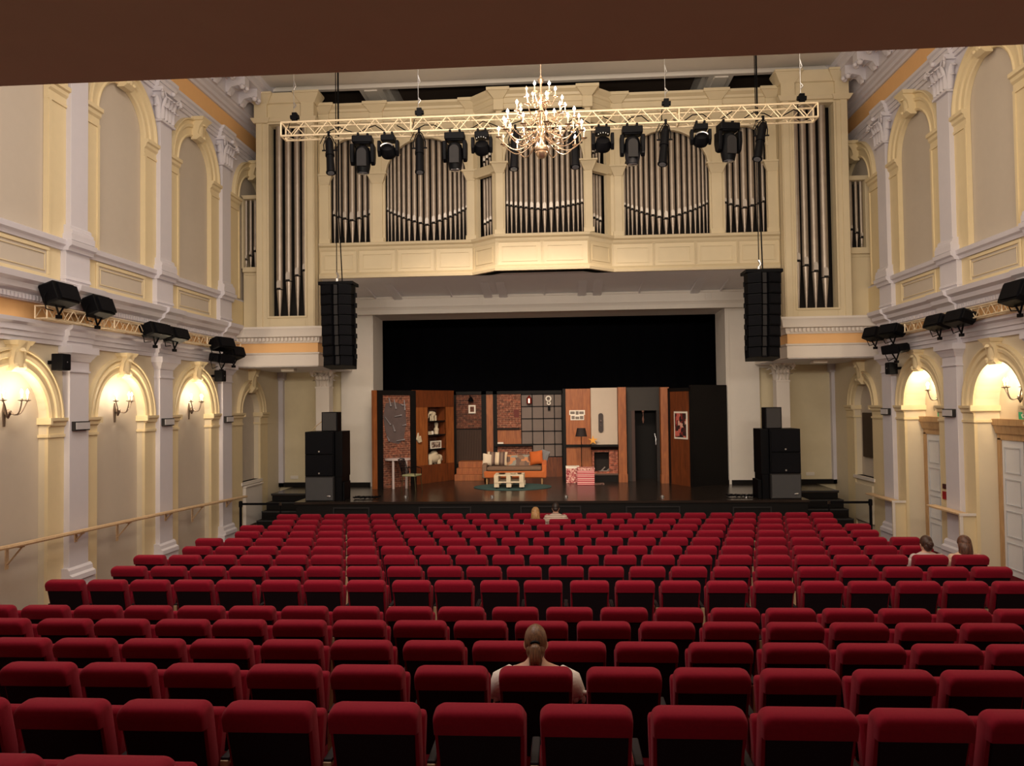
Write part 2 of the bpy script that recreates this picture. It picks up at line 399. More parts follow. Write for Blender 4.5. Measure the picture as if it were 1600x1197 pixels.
# ------------------------------------------------------------------ seat rows (depth of the backrest top, height of its top below the eye, seat centres)
ROWS = [
 ('N',17.83,802,[449,485.6,523,558.5,595,631.7,669,707,744,781,818,856,893.5,932,970.5,1008.6,1047,1086,1126.5,1164,1204,1244,1284]),
 ('M',16.80,811,[443,481.5,520,559.5,598,637,675.5,715.5,755,794.5,835,875,916,958,997.5,1038,1078,1120,1163,1204,1246,1289]),
 ('L',15.74,819.5,[394,437,477,518,560.5,601.5,643.5,685,725.5,769,812,857,898,941,986,1028.5,1071,1114.6,1159,1204,1249,1295,1340]),
 ('K',14.75,829,[387,430,473,516.5,562,607,650.5,696,741,785.5,831,878,924,970,1015.5,1062.5,1110,1157.5,1204.5,1253,1302,1351]),
 ('J',13.71,840,[327,373,421,468.5,516,563.5,610.5,658.5,707,755,804.5,854,903,952,1003,1053,1103,1155,1205.5,1258,1309.5,1362,1414]),
 ('I',12.66,853,[308.5,360,411,462,512,565,618,670,721,773.5,827,880,933.5,988,1042,1096,1151,1206,1263,1319,1375.5,1432]),
 ('H',11.63,867,[234.5,289.5,344.5,400,456,511,567,624.5,680,736.5,794,852,910.5,969,1028.5,1086.5,1148,1208,1269,1330,1390.5,1453,1516]),
 ('G',10.57,885,[202,264,325,386,446.5,507,569,632.5,695,756,819,884.5,947,1011.5,1076,1142.5,1209.5,1276,1342,1410,1481,1549]),
 ('F',9.57,907,[102.5,168.5,235,303,368.5,439,505,572.5,643,709,780.5,848.5,921,992,1063,1135.5,1209,1285,1358,1434,1508.5,1585]),
 ('E',7.99,949,[-12,72,154,232.5,315,394.5,476.5,556.5,639.5,721,805,889.5,975,1061,1148.5,1235,1324.5,1413,1506,1595]),
 ('D',6.96,971,[5,102.5,191,286,374.5,468.5,562,656.5,750.5,846,943,1042.5,1141.5,1242,1342,1446,1549]),
 ('C',6.03,1003,[31,134,241,346.5,456.5,565,678,786,898.5,1010,1125.5,1242.5,1360.5,1478.5,1597]),
 ('B',5.03,1043,[61,186,316,445,575,705.5,837,974.5,1111.5,1249.5,1395.5,1536]),
 ('A',4.04,1103,[-60,99,259,421.5,585.5,749,915.5,1091,1261,1438,1613]),
 ('Z',3.06,1193,[-30,178]),
]
SEATH = 0.95
ROWZ = {k: P(850, y, D)[1]-SEATH for k, D, y, xs in ROWS}
ROWZ['Z'] = 1.13
ROWD = {k: D for k, D, y, xs in ROWS}
XL, XR = -8.62, 7.97
FL = Fr((XL, 0, 0), (0, 1, 0), (1, 0, 0)); FRT = Fr((XR, 0, 0), (0, 1, 0), (-1, 0, 0))
CXH = (XL+XR)/2
STZ = 1.1

# floor: terraces at the back, a gentle rake at the front
def floor_pts():
    pts = [(-4, 1.9), (2.2, 1.9), (2.2, ROWZ['Z'])]
    for a, b in (('Z','A'), ('A','B'), ('B','C'), ('C','D'), ('D','E')):
        y = ROWD[b]-0.12
        pts += [(y, ROWZ[a]), (y, ROWZ[b])]
    pts += [(9.0, ROWZ['E']), (9.0, ROWZ['F'])]
    for k in 'FGHIJKLMN': pts.append((ROWD[k]+.2, ROWZ[k]))
    pts += [(18.7, 0.0), (23.2, 0.0)]
    return pts
m = MB(); fp = floor_pts()
ff = Fr((0, 0, 0), (1, 0, 0), (0, 1, 0))
m.slab(Fr((0, 0, 0), (0, 1, 0), (1, 0, 0)), fp+[(23.2, -.4), (-4, -.4)], XL, XR)
struct(m.build('floor', M_CARPET, smooth=False))
def zfl(Y):
    z = 0
    for (a, za), (b, zb) in zip(fp, fp[1:]):
        if a <= Y <= b: return za+(zb-za)*((Y-a)/(b-a) if b > a else 0)
    return z

# ------------------------------------------------------------------ corinthian capital
def leaf(m, base, n, t, w, h, out):
    z = Vector((0, 0, 1)); rows = []
    for k in range(6):
        q = k/5.0
        o_ = out*(q**2)*(1.0 if q < .85 else 1.0); zz = h*(math.sin(q*pi*.58)/math.sin(pi*.58)) if q < .9 else h*.86
        if k == 5: zz = h*.84; o_ = out*1.25
        ww = w*(1-.45*q**2)*(.8 if k == 0 else 1)
        c = base+n*(o_+.012)+z*zz
        rows.append([c-t*ww/2-n*.018, c-t*ww*.25+n*.012, c+n*.026, c+t*ww*.25+n*.012, c+t*ww/2-n*.018, c-n*.03])
    m.rings(rows)
def capital(m, fr, u, z0, z1, d, hw):
    h = z1-z0; up_ = Vector((0, 0, 1)); n = fr.n; t = fr.t
    m.frus(fr, u-hw*.95, u+hw*.95, z0, z1-h*.12, 0, d*.95, hw*.12)
    m.fbox(fr, u-hw*1.05, u+hw*1.05, z0-.02, z0+.03, 0, d+.03)
    for row, (zz, hh, k, out) in enumerate(((z0+.03, h*.40, 5, .10), (z0+.05, h*.64, 4, .16))):
        for i in range(k):
            uu = u+(i-(k-1)/2.0)*(2*hw/k)
            leaf(m, fr(uu, zz, d*.96+.015*row), n, t, 2*hw/k*1.05, hh, out)
        for sg in (-1, 1):
            leaf(m, fr(u+sg*hw, zz, d*.5), t*sg, n, d*.9, hh, out)
    for sg in (-1, 1):                              # volutes
        c = fr(u+sg*hw*1.12, z1-h*.22, d+.07)
        pts = []
        for i in range(15):
            a = i/14*3.4*pi; rr = .115*(1-i/17.0)
            pts.append(c+(t*sg*math.cos(a)+n*.35*math.cos(a)).normalized()*abs(rr*math.cos(a))*(1 if math.cos(a) > 0 else -1)+up_*rr*math.sin(a))
        m.tube(pts, .026, 5)
        m.tube([fr(u+sg*hw*.2, z1-h*.45, d+.05), fr(u+sg*hw*.7, z1-h*.25, d+.08), fr(u+sg*hw*1.05, z1-h*.14, d+.10)], .02, 5)
    m.ball(fr(u, z1-h*.07, d+.13), .055, 8, 6)
    m.ball(fr(u, z1-h*.3, d+.09), (.04, .04, .05), 8, 6)
    m.slab(fr, [(u-hw*1.3, z1-h*.13), (u+hw*1.3, z1-h*.13), (u+hw*1.38, z1-.005), (u-hw*1.38, z1-.005)], 0, d+.10)

def keystone(m, fr, u, z0, z1, d, w):
    """scrolled console keystone with a leaf"""
    prof = [(0, z0), (d*.55, z0), (d*.9, z0+(z1-z0)*.12), (d*.7, z0+(z1-z0)*.3), (d*.85, z0+(z1-z0)*.6), (d*1.25, z0+(z1-z0)*.85), (d*1.3, z1), (0, z1)]
    m.prism(fr, prof, u-w/2, u+w/2)
    m.frus(fr, u-w*.62, u+w*.62, z1-.07, z1, 0, d*1.25, .04)
    leaf(m, fr(u, z0+(z1-z0)*.15, d*.75), fr.n, fr.t, w*.8, (z1-z0)*.6, .06)
    for sg in (-1, 1): m.ball(fr(u+sg*w*.35, z0+(z1-z0)*.18, d*.8), .045, 8, 6)

def strip_prof(z0, z1, steps):
    """stepped fascia profile: list of (depth, relative height)"""
    pr = [(0, z0)]
    for i, (d, q) in enumerate(steps): pr.append((d, z0+(z1-z0)*q))
    pr.append((0, z1)); return pr
PILS = [10.05, 13.05, 16.05, 19.08]
def side_wall(side, fr):
    bays = [(8.55, 11.55, 10.05), (11.55, 14.55, 13.05)]
    lower = [(8.5, 7.0, 10.05, 'n'), (11.55, 10.05, 13.05, 'n'), (14.55, 13.05, 16.05, 'n'), (17.565, 16.05, 19.08, 'n'), (20.85, 19.08, 22.9, 'a')]
    w = MB()
    mats = [M_FLD, M_YEL, M_NIC, M_PIL, M_ORG]
    zt = 4.62; zs = 3.37
    doors = side == 'right'
    # lower storey
    for uc, u0, u1, kind in lower:
        if kind == 'a': r, zb, dep = .62, 1.50, .16
        else: r, zb, dep = .82, -.35, (.45 if doors and uc > 12 else .14)
        w.cur = 0; w.archface(fr, u0, u1, -.35, zt, uc, r, zs, zb, dep)
        w.cur = 2 if not (doors and kind == 'n' and uc > 12) else 0
        w.add([fr(uc-r-.05, zb, -dep), fr(uc+r+.05, zb, -dep), fr(uc+r+.05, zs+r+.05, -dep), fr(uc-r-.05, zs+r+.05, -dep)], [(0, 1, 2, 3)])
    w.cur = 0
    w.fbox(fr, -4, 7.0, -.35, 4.62, -.3, 0)
    w.fbox(fr, 22.9, 23.3, -.35, 4.62, -.3, 0)
    # upper storey, to 10.35, and the pedestal zone
    w.cur = 3
    w.fbox(fr, -4, 10.05, zt, 12.4, -.3, 0)
    for uc, u0, u1, kind in lower[1:]:
        r = .79
        w.cur = 3; w.archface(fr, u0, u1, 6.40, 10.4, uc, r, 9.15, 6.44, .06)
        w.cur = 2; w.add([fr(uc-.85, 6.44, -.06), fr(uc+.85, 6.44, -.06), fr(uc+.85, 10.05, -.06), fr(uc-.85, 10.05, -.06)], [(0, 1, 2, 3)])
    w.cur = 4; w.fbox(fr, 10.05, 23.1, 4.9, 5.4, -.2, 0.0)
    w.cur = 1; w.fbox(fr, 10.05, 23.1, 5.6, 6.40, -.2, 0.0)
    w.cur = 4; w.fbox(fr, 10.05, 23.1, 10.4, 11.3, -.2, 0.0)
    w.cur = 3; w.fbox(fr, 10.05, 23.1, 4.62, 4.9, -.2, 0.0); w.fbox(fr, 10.05, 23.1, 11.3, 13.5, -.2, 0.0)
    w.fbox(fr, 22.9, 24.0, 4.6, 12.4, -.2, 0.0)
    # solid masonry behind the recesses
    w.fbox(fr, 7.0, 23.1, -.35, 12.4, -.75, -.47)
    wall = struct(w.build('wall_'+side, mats, smooth=True, ang=30, origin=(XL if side == 'left' else XR, 10, 0), fix=False))
    # archivolts, imposts and piers
    for uc, u0, u1, kind in lower[1:]:
        al = kind == 'a'; r = .62 if al else .82; o_ = .27 if al else .29
        m = MB()
        m.arcband(fr, uc, zs, [(r, 0), (r, .045), (r+.05, .06), (r+.07, .035), (r+.15, .04), (r+.17, .075), (r+.23, .085), (r+.25, .05), (r+o_-.02, .06), (r+o_, .10), (r+o_+.03, .10), (r+o_+.03, 0)], 28)
        a = m.build('archivolt', M_YEL, wall, ang=30)
        m = MB()
        e0, e1 = (u0+.27, u1-.27) if not al else (u0+.3, uc+1.15)
        for p0, p1 in ((e0, uc-r), (uc+r, e1)):
            m.fbox(fr, p0-.004, p1+.004, -.35, 3.08, -.03, .03)
            m.prism(fr, [(0, 3.05), (.055, 3.05), (.055, 3.10), (.03, 3.10), (.035, 3.22), (.07, 3.25), (.075, 3.30), (.11, 3.33), (.115, 3.38), (0, 3.38)], p0, p1+.0)
        # impost returns inside the reveal
        dep = .45 if doors and not al and uc > 12 else (.16 if al else .14)
        for sg in (-1, 1):
            a0, a1 = (uc+sg*r, uc+sg*(r-.05)); lo, hi = min(a0, a1), max(a0, a1)
            m.fbox(fr, lo, hi, 3.27, 3.38, -dep, .115); m.fbox(fr, lo if sg < 0 else lo+.02, hi-.02 if sg < 0 else hi, 3.05, 3.10, -dep, .05)
        m.build('impost_pier', M_YEL, wall, ang=30)
        m = MB(); keystone(m, fr, uc, 3.37+r-.06, 4.61, .17, .26)
        m.build('keystone', M_YEL, wall)
        if al:
            m = MB(); m.fbox(fr, uc-r-.08, uc+r+.08, 1.42, 1.50, -.02, .06); m.build('sill', M_WHT, wall)
    for uc, u0, u1, kind in lower[1:]:
        r = .79; uu = uc
        m = MB()
        m.arcband(fr, uu, 9.15, [(r-.01, -.055), (r-.01, .03), (r+.03, .05), (r+.05, .02), (r+.19, .025), (r+.21, .06), (r+.27, .07), (r+.29, .035), (r+.35, .05), (r+.38, .10), (r+.41, .10), (r+.41, 0)], 28)
        m.build('upper_archivolt', M_YEL, wall, ang=30)
        m = MB()
        lim0, lim1 = (u0+.24, u1-.24) if kind != 'a' else (u0+.24, 22.6)
        for p0, p1 in ((lim0, uu-r+.01), (uu+r-.01, lim1)):
            m.fbox(fr, p0, p1, 6.45, 9.145, -.055, .028)
            m.prism(fr, [(-.05, 8.80), (.05, 8.80), (.05, 8.85), (.032, 8.86), (.032, 8.96), (.07, 9.0), (.08, 9.06), (.12, 9.08), (.12, 9.15), (-.05, 9.15)], p0-.003, p1+.003)
            m.fbox(fr, p0+.008 if p0 > uu else p1-.07, p0+.07 if p0 > uu else p1-.008, 6.45, 8.8, .0, .05)
        m.build('upper_pier', M_YEL, wall, ang=30)
        m = MB(); keystone(m, fr, uu, 9.86, 10.38, .24, .3)
        m.build('upper_keystone', M_YEL, wall)
        # pedestal panels
        m = MB()
        if kind != 'a':
            p0, p1 = uu-.78, uu+.78
            m.fbox(fr, p0, p1, 5.80, 6.2, .0, .012)
        m.cur = 1
        if kind != 'a':
            m.rectframe(fr, p0-.06, p1+.06, 5.74, 6.26, .06, .002, .035); m.rectframe(fr, p0+.05, p1-.05, 5.85, 6.15, .015, .012, .03)
            m.build('pedestal_panel', [M_NIC, M_YEL], wall, bevel=.008)
    # horizontal bands, broken forward over the pilasters
    def band(name, pr, mat_, u0=7.0, u1=19.62, brk=.10, hb=.36):
        m = MB(); m.prism(fr, pr, u0, u1)
        for pu in (PILS if brk else []):
            m.prism(fr, [(d+brk if d > 1e-6 else d, z) for d, z in pr], pu-hb, pu+hb)
        return m.build(name, mat_, wall, ang=25)
    band('architrave', [(0, 4.62), (.05, 4.62), (.05, 4.70), (.075, 4.70), (.075, 4.79), (.10, 4.79), (.10, 4.88), (.15, 4.92), (.16, 4.98), (0, 4.98)], M_PIL, brk=.09)
    band('cornice', [(0, 5.27), (.10, 5.27), (.12, 5.38), (.16, 5.41), (.22, 5.44), (.24, 5.52), (.32, 5.57), (.34, 5.66), (.20, 5.70), (0, 5.72)], M_PIL, brk=.06)
    band('ledge', [(0, 6.28), (.05, 6.28), (.07, 6.34), (.12, 6.37), (.13, 6.45), (.04, 6.49), (-.14, 6.49), (-.14, 6.42), (0, 6.42)], M_PIL, brk=.10)
    band('upper_architrave', [(0, 10.34), (.05, 10.34), (.05, 10.42), (.075, 10.42), (.075, 10.51), (.10, 10.51), (.10, 10.59), (.14, 10.62), (.15, 10.68), (0, 10.68)], M_PIL, u1=23.0, brk=.08)
    band('upper_cornice', [(0, 11.22), (.05, 11.22), (.07, 11.28), (.13, 11.30), (.15, 11.37), (.22, 11.41), (.24, 11.46), (.28, 11.47), (.28, 11.88), (.80, 11.88), (.80, 11.98), (.90, 12.02), (.92, 12.16), (.98, 12.2), (.98, 12.34), (0, 12.34)], M_PIL, u1=23.0, brk=0.0)
    m = MB()
    u = 7.0
    while u < 19.6: m.fbox(fr, u, u+.045, 5.29, 5.37, .09, .15); u += .085
    m.build('dentil_course', M_PIL, wall, smooth=False)
    # acanthus brackets under the upper cornice
    for i, uu in enumerate([11.0+.78*k for k in range(12)]):
        m = MB()
        m.prism(fr, [(.2, 11.50), (.34, 11.50), (.42, 11.62), (.60, 11.66), (.70, 11.60), (.78, 11.68), (.78, 11.89), (.2, 11.89)], uu-.13, uu+.13)
        leaf(m, fr(uu, 11.44, .32), (fr.n+Vector((0, 0, -.3))).normalized(), fr.t, .28, .24, .22)
        for sg in (-1, 1): m.ball(fr(uu+sg*.11, 11.62, .70), .07, 8, 6)
        m.ball(fr(uu, 11.60, .78), .055, 8, 6)
        m.ball(fr(uu+.39, 11.88, .55), (.12, .12, .05), 10, 6)
        m.build('acanthus_bracket', M_PIL, wall)
    # pilasters
    proto = None
    for pu in PILS:
        zb = zfl(pu)
        m = MB(); m.fbox(fr, pu-.27, pu+.27, zb+.2, 4.19, -.01, .13)
        p = m.build('pilaster', M_PIL, wall, smooth=False, bevel=.006)
        m = MB(); m.fbox(fr, pu-.36, pu+.36, zb-.3, zb+.34, -.01, .21)
        m.prism(fr, [(0, zb+.34), (.24, zb+.34), (.23, zb+.42), (.18, zb+.45), (.17, zb+.52), (.135, zb+.56), (0, zb+.56)], pu-.33, pu+.33)
        m.build('pilaster_base', M_PIL, p, ang=25)
        m = MB()
        m.fbox(fr, pu-.29, pu+.29, 4.17, 4.20, -.01, .155)
        m.fbox(fr, pu-.27, pu+.27, 4.2, 4.36, -.01, .135)
        m.frus(fr, pu-.28, pu+.28, 4.36, 4.42, -.01, .15, .03); m.frus(fr, pu-.32, pu+.32, 4.42, 4.50, -.01, .18, .05); m.fbox(fr, pu-.39, pu+.39, 4.50, 4.62, -.01, .25)
        m.build('pilaster_capital', M_PIL, p, ang=25)
        m = MB(); m.fbox(fr, pu-.34, pu+.34, 5.70, 6.29, -.01, .10); m.prism(fr, [(0, 5.78), (.125, 5.78), (.105, 5.84), (0, 5.84)], pu-.35, pu+.35)
        m.build('pedestal', M_PIL, wall, smooth=False, bevel=.006)
        m = MB(); m.fbox(fr, pu-.245, pu+.245, 6.7, 9.74, -.01, .12)
        p = m.build('upper_pilaster', M_PIL, wall, smooth=False, bevel=.006)
        m = MB(); m.fbox(fr, pu-.33, pu+.33, 6.47, 6.58, -.01, .20); m.prism(fr, [(0, 6.58), (.20, 6.58), (.19, 6.64), (.155, 6.66), (.15, 6.71), (.12, 6.74), (0, 6.74)], pu-.30, pu+.30)
        m.build('upper_pilaster_base', M_PIL, p, ang=25)
        m = MB(); capital(m, fr, pu, 9.70, 10.40, .15, .28)
        m.build('corinthian_capital', M_PIL, p, ang=50)
    return wall
wall_left = side_wall('left', FL)
wall_right = side_wall('right', FRT)

# ------------------------------------------------------------------ rear of the hall: side bays below the organ, proscenium wall
YF = 19.72           # front of the side balconies
YP = 23.1            # proscenium wall
OX0 = PX(585, YP); OX1 = PX(1133, YP)
IX0 = PX(598, 24.1, 560); IX1 = PX(1118.5, 24.1, 550)
ZO0 = PZ(487, YP, 860); ZO1 = PZ(496, 24.1, 860)
fp_ = front(YP)
m = MB()
m.slab(fp_, [(XL, -.35), (OX0, -.35), (OX0, ZO0), (XL, ZO0)], -.25, 0); m.slab(fp_, [(OX1, -.35), (XR, -.35), (XR, ZO0), (OX1, ZO0)], -.25, 0)
m.fbox(fp_, XL, XR, ZO0, 13.5, -.25, 0)
struct(m.build('wall_back', M_BEIGEBACK, smooth=False))
m = MB()
# splayed reveal and the pale frame of the stage opening
m.add([(OX0, YP, 0), (OX0, YP, ZO0), (IX0, 24.1, ZO1), (IX0, 24.1, 0)], [(0, 1, 2, 3)])
m.add([(OX1, YP, 0), (OX1, YP, ZO0), (IX1, 24.1, ZO1), (IX1, 24.1, 0)], [(0, 1, 2, 3)])
m.add([(OX0, YP, ZO0), (OX1, YP, ZO0), (IX1, 24.1, ZO1), (IX0, 24.1, ZO1)], [(0, 1, 2, 3)])
LX0 = PX(533, 22.95); LX1 = PX(1187, 22.95)
m.fbox(fp_, LX0, OX0, 0.9, 7.3, 0, .14); m.fbox(fp_, OX1, LX1, 0.9, 7.3, 0, .14)
m.fbox(fp_, OX0-.02, OX1+.02, ZO0, 7.3, 0, .14)
m.fbox(fp_, XL+2.0, LX0, 4.5, 7.3, 0, .10); m.fbox(fp_, LX1, XR-1.5, 4.5, 7.3, 0, .10)
for x0, x1 in ((OX0-.10, OX0-.03), (OX1+.03, OX1+.10)): m.fbox(fp_, x0, x1, .9, ZO0+.05, .14, .17)
m.fbox(fp_, OX0-.1, OX1+.1, ZO0+.03, ZO0+.10, .14, .17)
struct(m.build('trim_1', M_PRO, smooth=False, fix=False), 'pale splayed frame around the stage opening')
# header beam under the organ gallery and the coffered soffit
ZS1 = PZ(461, 22.6, 850); ZS0 = PZ(475, 22.6, 850)
m = MB(); m.fbox(front(22.6), -6.35, 5.75, ZS0, ZS1+.1, -.5, 0); m.prism(front(22.6), [(0, ZS1-.02), (.05, ZS1-.02), (.07, ZS1+.03), (0, ZS1+.06)], -6.35, 5.75)
m.prism(front(22.6), [(-.4, ZS0-.2), (-.12, ZS0-.2), (-.08, ZS0-.08), (-.03, ZS0), (-.4, ZS0)], -6.35, 5.75)
for px in (598, 750, 916, 948, 1108):
    x = PX(px, 22.6, 470)
    for k in range(3): m.fbox(front(22.6), x-.12+.09*k, x-.07+.09*k, ZS0+.04, ZS1-.04, 0, .02)
struct(m.build('trim_2', M_PRO, smooth=False), 'header beam above the stage opening')
# side balcony fascias with dentils and an orange frieze
def fascia(x0, x1, n_):
    f = front(YF); wall = None
    z_ = {k: PZ(y, YF, 430) for k, y in (('a', 508), ('b', 524), ('c', 531), ('d', 536), ('e', 549), ('f', 570))}
    zt, zb = 5.60, 4.60
    root = struct(empty('trim_%d' % n_, ((x0+x1)/2, YF, zb)), 'side balcony front below the tall organ pipes')
    L = abs(x1-x0); lo, hi = min(x0, x1), max(x0, x1); inner = x1
    sg = 1 if x1 > x0 else -1
    def seg(pr, name, mt):
        mm = MB(); 
        path = [(x0, YF), (x1, YF), (x1, YP)] if sg > 0 else [(x1, YP), (x1, YF), (x0, YF)]
        mm.plan(pr, path); return mm.build(name, mt, root, ang=25)
    seg([(-.3, zb), (.02, zb), (.02, zb+.30), (.05, zb+.31), (.06, zb+.35), (-.3, zb+.35)], 'lower_band', M_WHT)
    seg([(-.3, zb+.35), (.0, zb+.35), (0, zb+.60), (-.3, zb+.60)], 'frieze_band', M_ORG)
    seg([(-.3, zb+.60), (.03, zb+.60), (.05, zb+.64), (.06, zb+.74), (.14, zb+.76), (.17, zb+.92), (.20, zb+.97), (.20, zb+1.02), (-.3, zb+1.02)], 'cornice_band', M_WHT)
    mm = MB(); u = lo+.05
    while u < hi-.05+.1: mm.fbox(f, u, u+.05, zb+.65, zb+.735, .04, .12); u += .1
    mm.build('dentil_course', M_WHT, root, smooth=False)
    mm = MB(); mm.box((lo, YF+.05, zb-.02), (hi-.02 if sg > 0 else hi, YP, zb+.04)) if sg > 0 else mm.box((lo+.02, YF+.05, zb-.02), (hi, YP, zb+.04))
    mm.build('soffit', M_SOF, root, smooth=False)
    mm = MB(); mm.box((lo, YF+.2, zb+.98), (hi-.1, YP, zb+1.0)) if sg > 0 else mm.box((lo+.1, YF+.2, zb+.98), (hi, YP, zb+1.0)); mm.build('gallery_deck', M_WHT, root, smooth=False)
FXL = PX(497, YF); FXR = PX(1232, YF)
fascia(XL, FXL, 3); fascia(XR, FXR, 4)
# square corinthian columns on the stage sides
for i, (a, b, py) in enumerate(((493, 514, 600), (1213, 1234, 600))):
    Yc_ = 22.1; x0, x1 = PX(a, Yc_, py), PX(b, Yc_, py); f = front(Yc_)
    m = MB(); m.fbox(f, x0, x1, STZ, 4.08, -(x1-x0), 0); m.fbox(f, x0-.05, x1+.05, STZ, STZ+.3, -(x1-x0)-.05, .05)
    p = struct(m.build('trim_%d' % (5+i), M_WHT, smooth=False, bevel=.01), 'square column standing at the side of the stage')
    m = MB(); fb = Fr((0, Yc_+(x1-x0), 0), (1, 0, 0), (0, -1, 0)); capital(m, fb, (x0+x1)/2, 4.08, 4.60, (x1-x0), (x1-x0)/2)
    m.build('corinthian_capital', M_WHT, p, ang=50)
# thin corner pilasters of the alcoves
for i, (a, b) in enumerate(((427, 441), (1300, 1318))):
    x0, x1 = PX(a, 22.9), PX(b, 22.9); m = MB(); m.fbox(front(23.1), x0, x1, STZ, 4.35, 0, .15); m.fbox(front(23.1), x0-.06, x1+.06, 4.35, 4.6, 0, .22)
    struct(m.build('trim_%d' % (7+i), M_PIL, smooth=False), 'narrow corner pilaster in the side alcove')

# ------------------------------------------------------------------ ceiling, with beams
m = MB(); m.box((XL, -4.0, 12.3), (XR, 20.0, 12.45)); cl = struct(m.build('ceiling', mat('ceiling_cream', (.72, .64, .48, 1), .8, var=.03), smooth=False))
m = MB(); m.box((XL, 20.0, 12.75), (XR, 23.09, 12.85)); m.box((XL, 23.0, 11.6), (XR, 23.09, 12.75)); m.build('coffer_shade_panel', mat('coffer_painted_shade', (.075, .050, .036, 1), .8, var=.1), cl, smooth=False)  # shade above the organ painted as dark brown on recess and back strip
M_BEAM = M_PRO
def beam(n_, prism_args):
    mm = MB(); prism_args(mm); struct(mm.build('trim_%d' % n_, M_BEAM, smooth=False), 'moulded ceiling beam')
def b1(mm):
    mm.box((XL, 18.3, 12.15), (XR, 20.02, 12.32)); mm.box((XL, 20.02, 12.24), (XR, 20.22, 12.8)); mm.box((XL, 20.22, 12.11), (XR, 20.36, 12.8))
beam(9, b1)
def b2(x):
    def g(mm):
        mm.box((x-.32, 14, 12.0), (x+.32, 18.9, 12.32)); mm.box((x-.32, 20.36, 12.12), (x+.32, 23.0, 12.75)); mm.box((x-.42, 20.36, 12.3), (x+.42, 23.0, 12.75)); mm.box((x-.18, 20.36, 12.08), (x+.18, 23.0, 12.12))
    return g
beam(10, b2(PX(578, 20.3, 125))); beam(11, b2(PX(1128, 20.3, 110)))
# balcony above the camera
ZB = PZ(99, 3.0, 877)
m = MB(); m.box((XL, -4, ZB), (XR, 3.0, ZB+.35)); m.box((XL, 2.8, ZB+.02), (XR, 2.995, ZB+1.3))
struct(m.build('wall_balcony', M_BALC, smooth=False, origin=(CXH, 0, ZB)), 'brown underside of the balcony overhead')
m = MB(); m.box((XL-.2, -4.3, -.4), (XR+.2, -4, 12.4)); struct(m.build('wall_rear', M_FLD, smooth=False))
# ------------------------------------------------------------------ pipe organ
YT, YC, YB = 19.95, 20.45, 19.85
organ = empty('pipe_organ', (CXH, 21.0, 5.6), 0, 'large cream pipe organ case filling the gallery above the stage opening', 'organ')
def pipe_mesh(m, x, y, r, zfoot, zm, ztop):
    """one flue pipe: pointed foot, flattened mouth with a pale lip, long body"""
    h = min(.26, r*2.6)
    m.cur = 0; m.lathe([(r*.22, zfoot), (r*.28, zfoot+.02), (r*.93, zm-.03)], (x, y, 0), 14)
    m.cur = 1; m.lathe([(r*.96, zm-.03), (r*.9, zm-.012), (r*1.0, zm)], (x, y, 0), 14)
    m.cur = 0; m.lathe([(r, zm), (r, ztop)], (x, y, 0), 16)
    m.cur = 2
    a = r*.62; f = front(y)
    m.slab(f, [(x-a, zm+.02), (x+a, zm+.02), (x+a, zm+h*.75), (x+a*.55, zm+h), (x-a*.55, zm+h), (x-a, zm+h*.75)], r*.75, r*1.03)
    m.cur = 1; m.fbox(f, x-a*.95, x+a*.95, zm-.004, zm+.03, r*.7, r*1.06)
def pipe(x, y, r, zfoot, zm, ztop):
    m = MB(); pipe_mesh(m, x, y, r, zfoot, zm, ztop)
    return m.build('organ_pipe', [M_PIPE, M_DARK, M_PIPEL], organ, ang=40)
def row_of_pipes(n, xa, xb, y, zf, zm_e, zm_c, zt, big=1.5, zt_fn=None, ybend=0.0):
    """n pipes between xa and xb, largest in the middle, mouths falling in a V"""
    w = [1+(big-1)*(1-abs(2*(i/(n-1))-1)) for i in range(n)]; s = sum(w); x = xa
    for i, wi in enumerate(w):
        ww = wi/s*(xb-xa); q = 1-abs(2*(i/(n-1))-1)
        pipe(x+ww/2, y+ybend*(i/(n-1)), ww*.41, zf, zm_e+(zm_c-zm_e)*q, zt); x += ww
def door_outline(u0, u1, z0, z1, n=16):
    """round-headed opening outline helper"""
    r = (u1-u0)/2; return (u0+u1)/2, r, z1-r
casem = MB()
fT = front(YT); fC = front(YC); fB = front(YB)
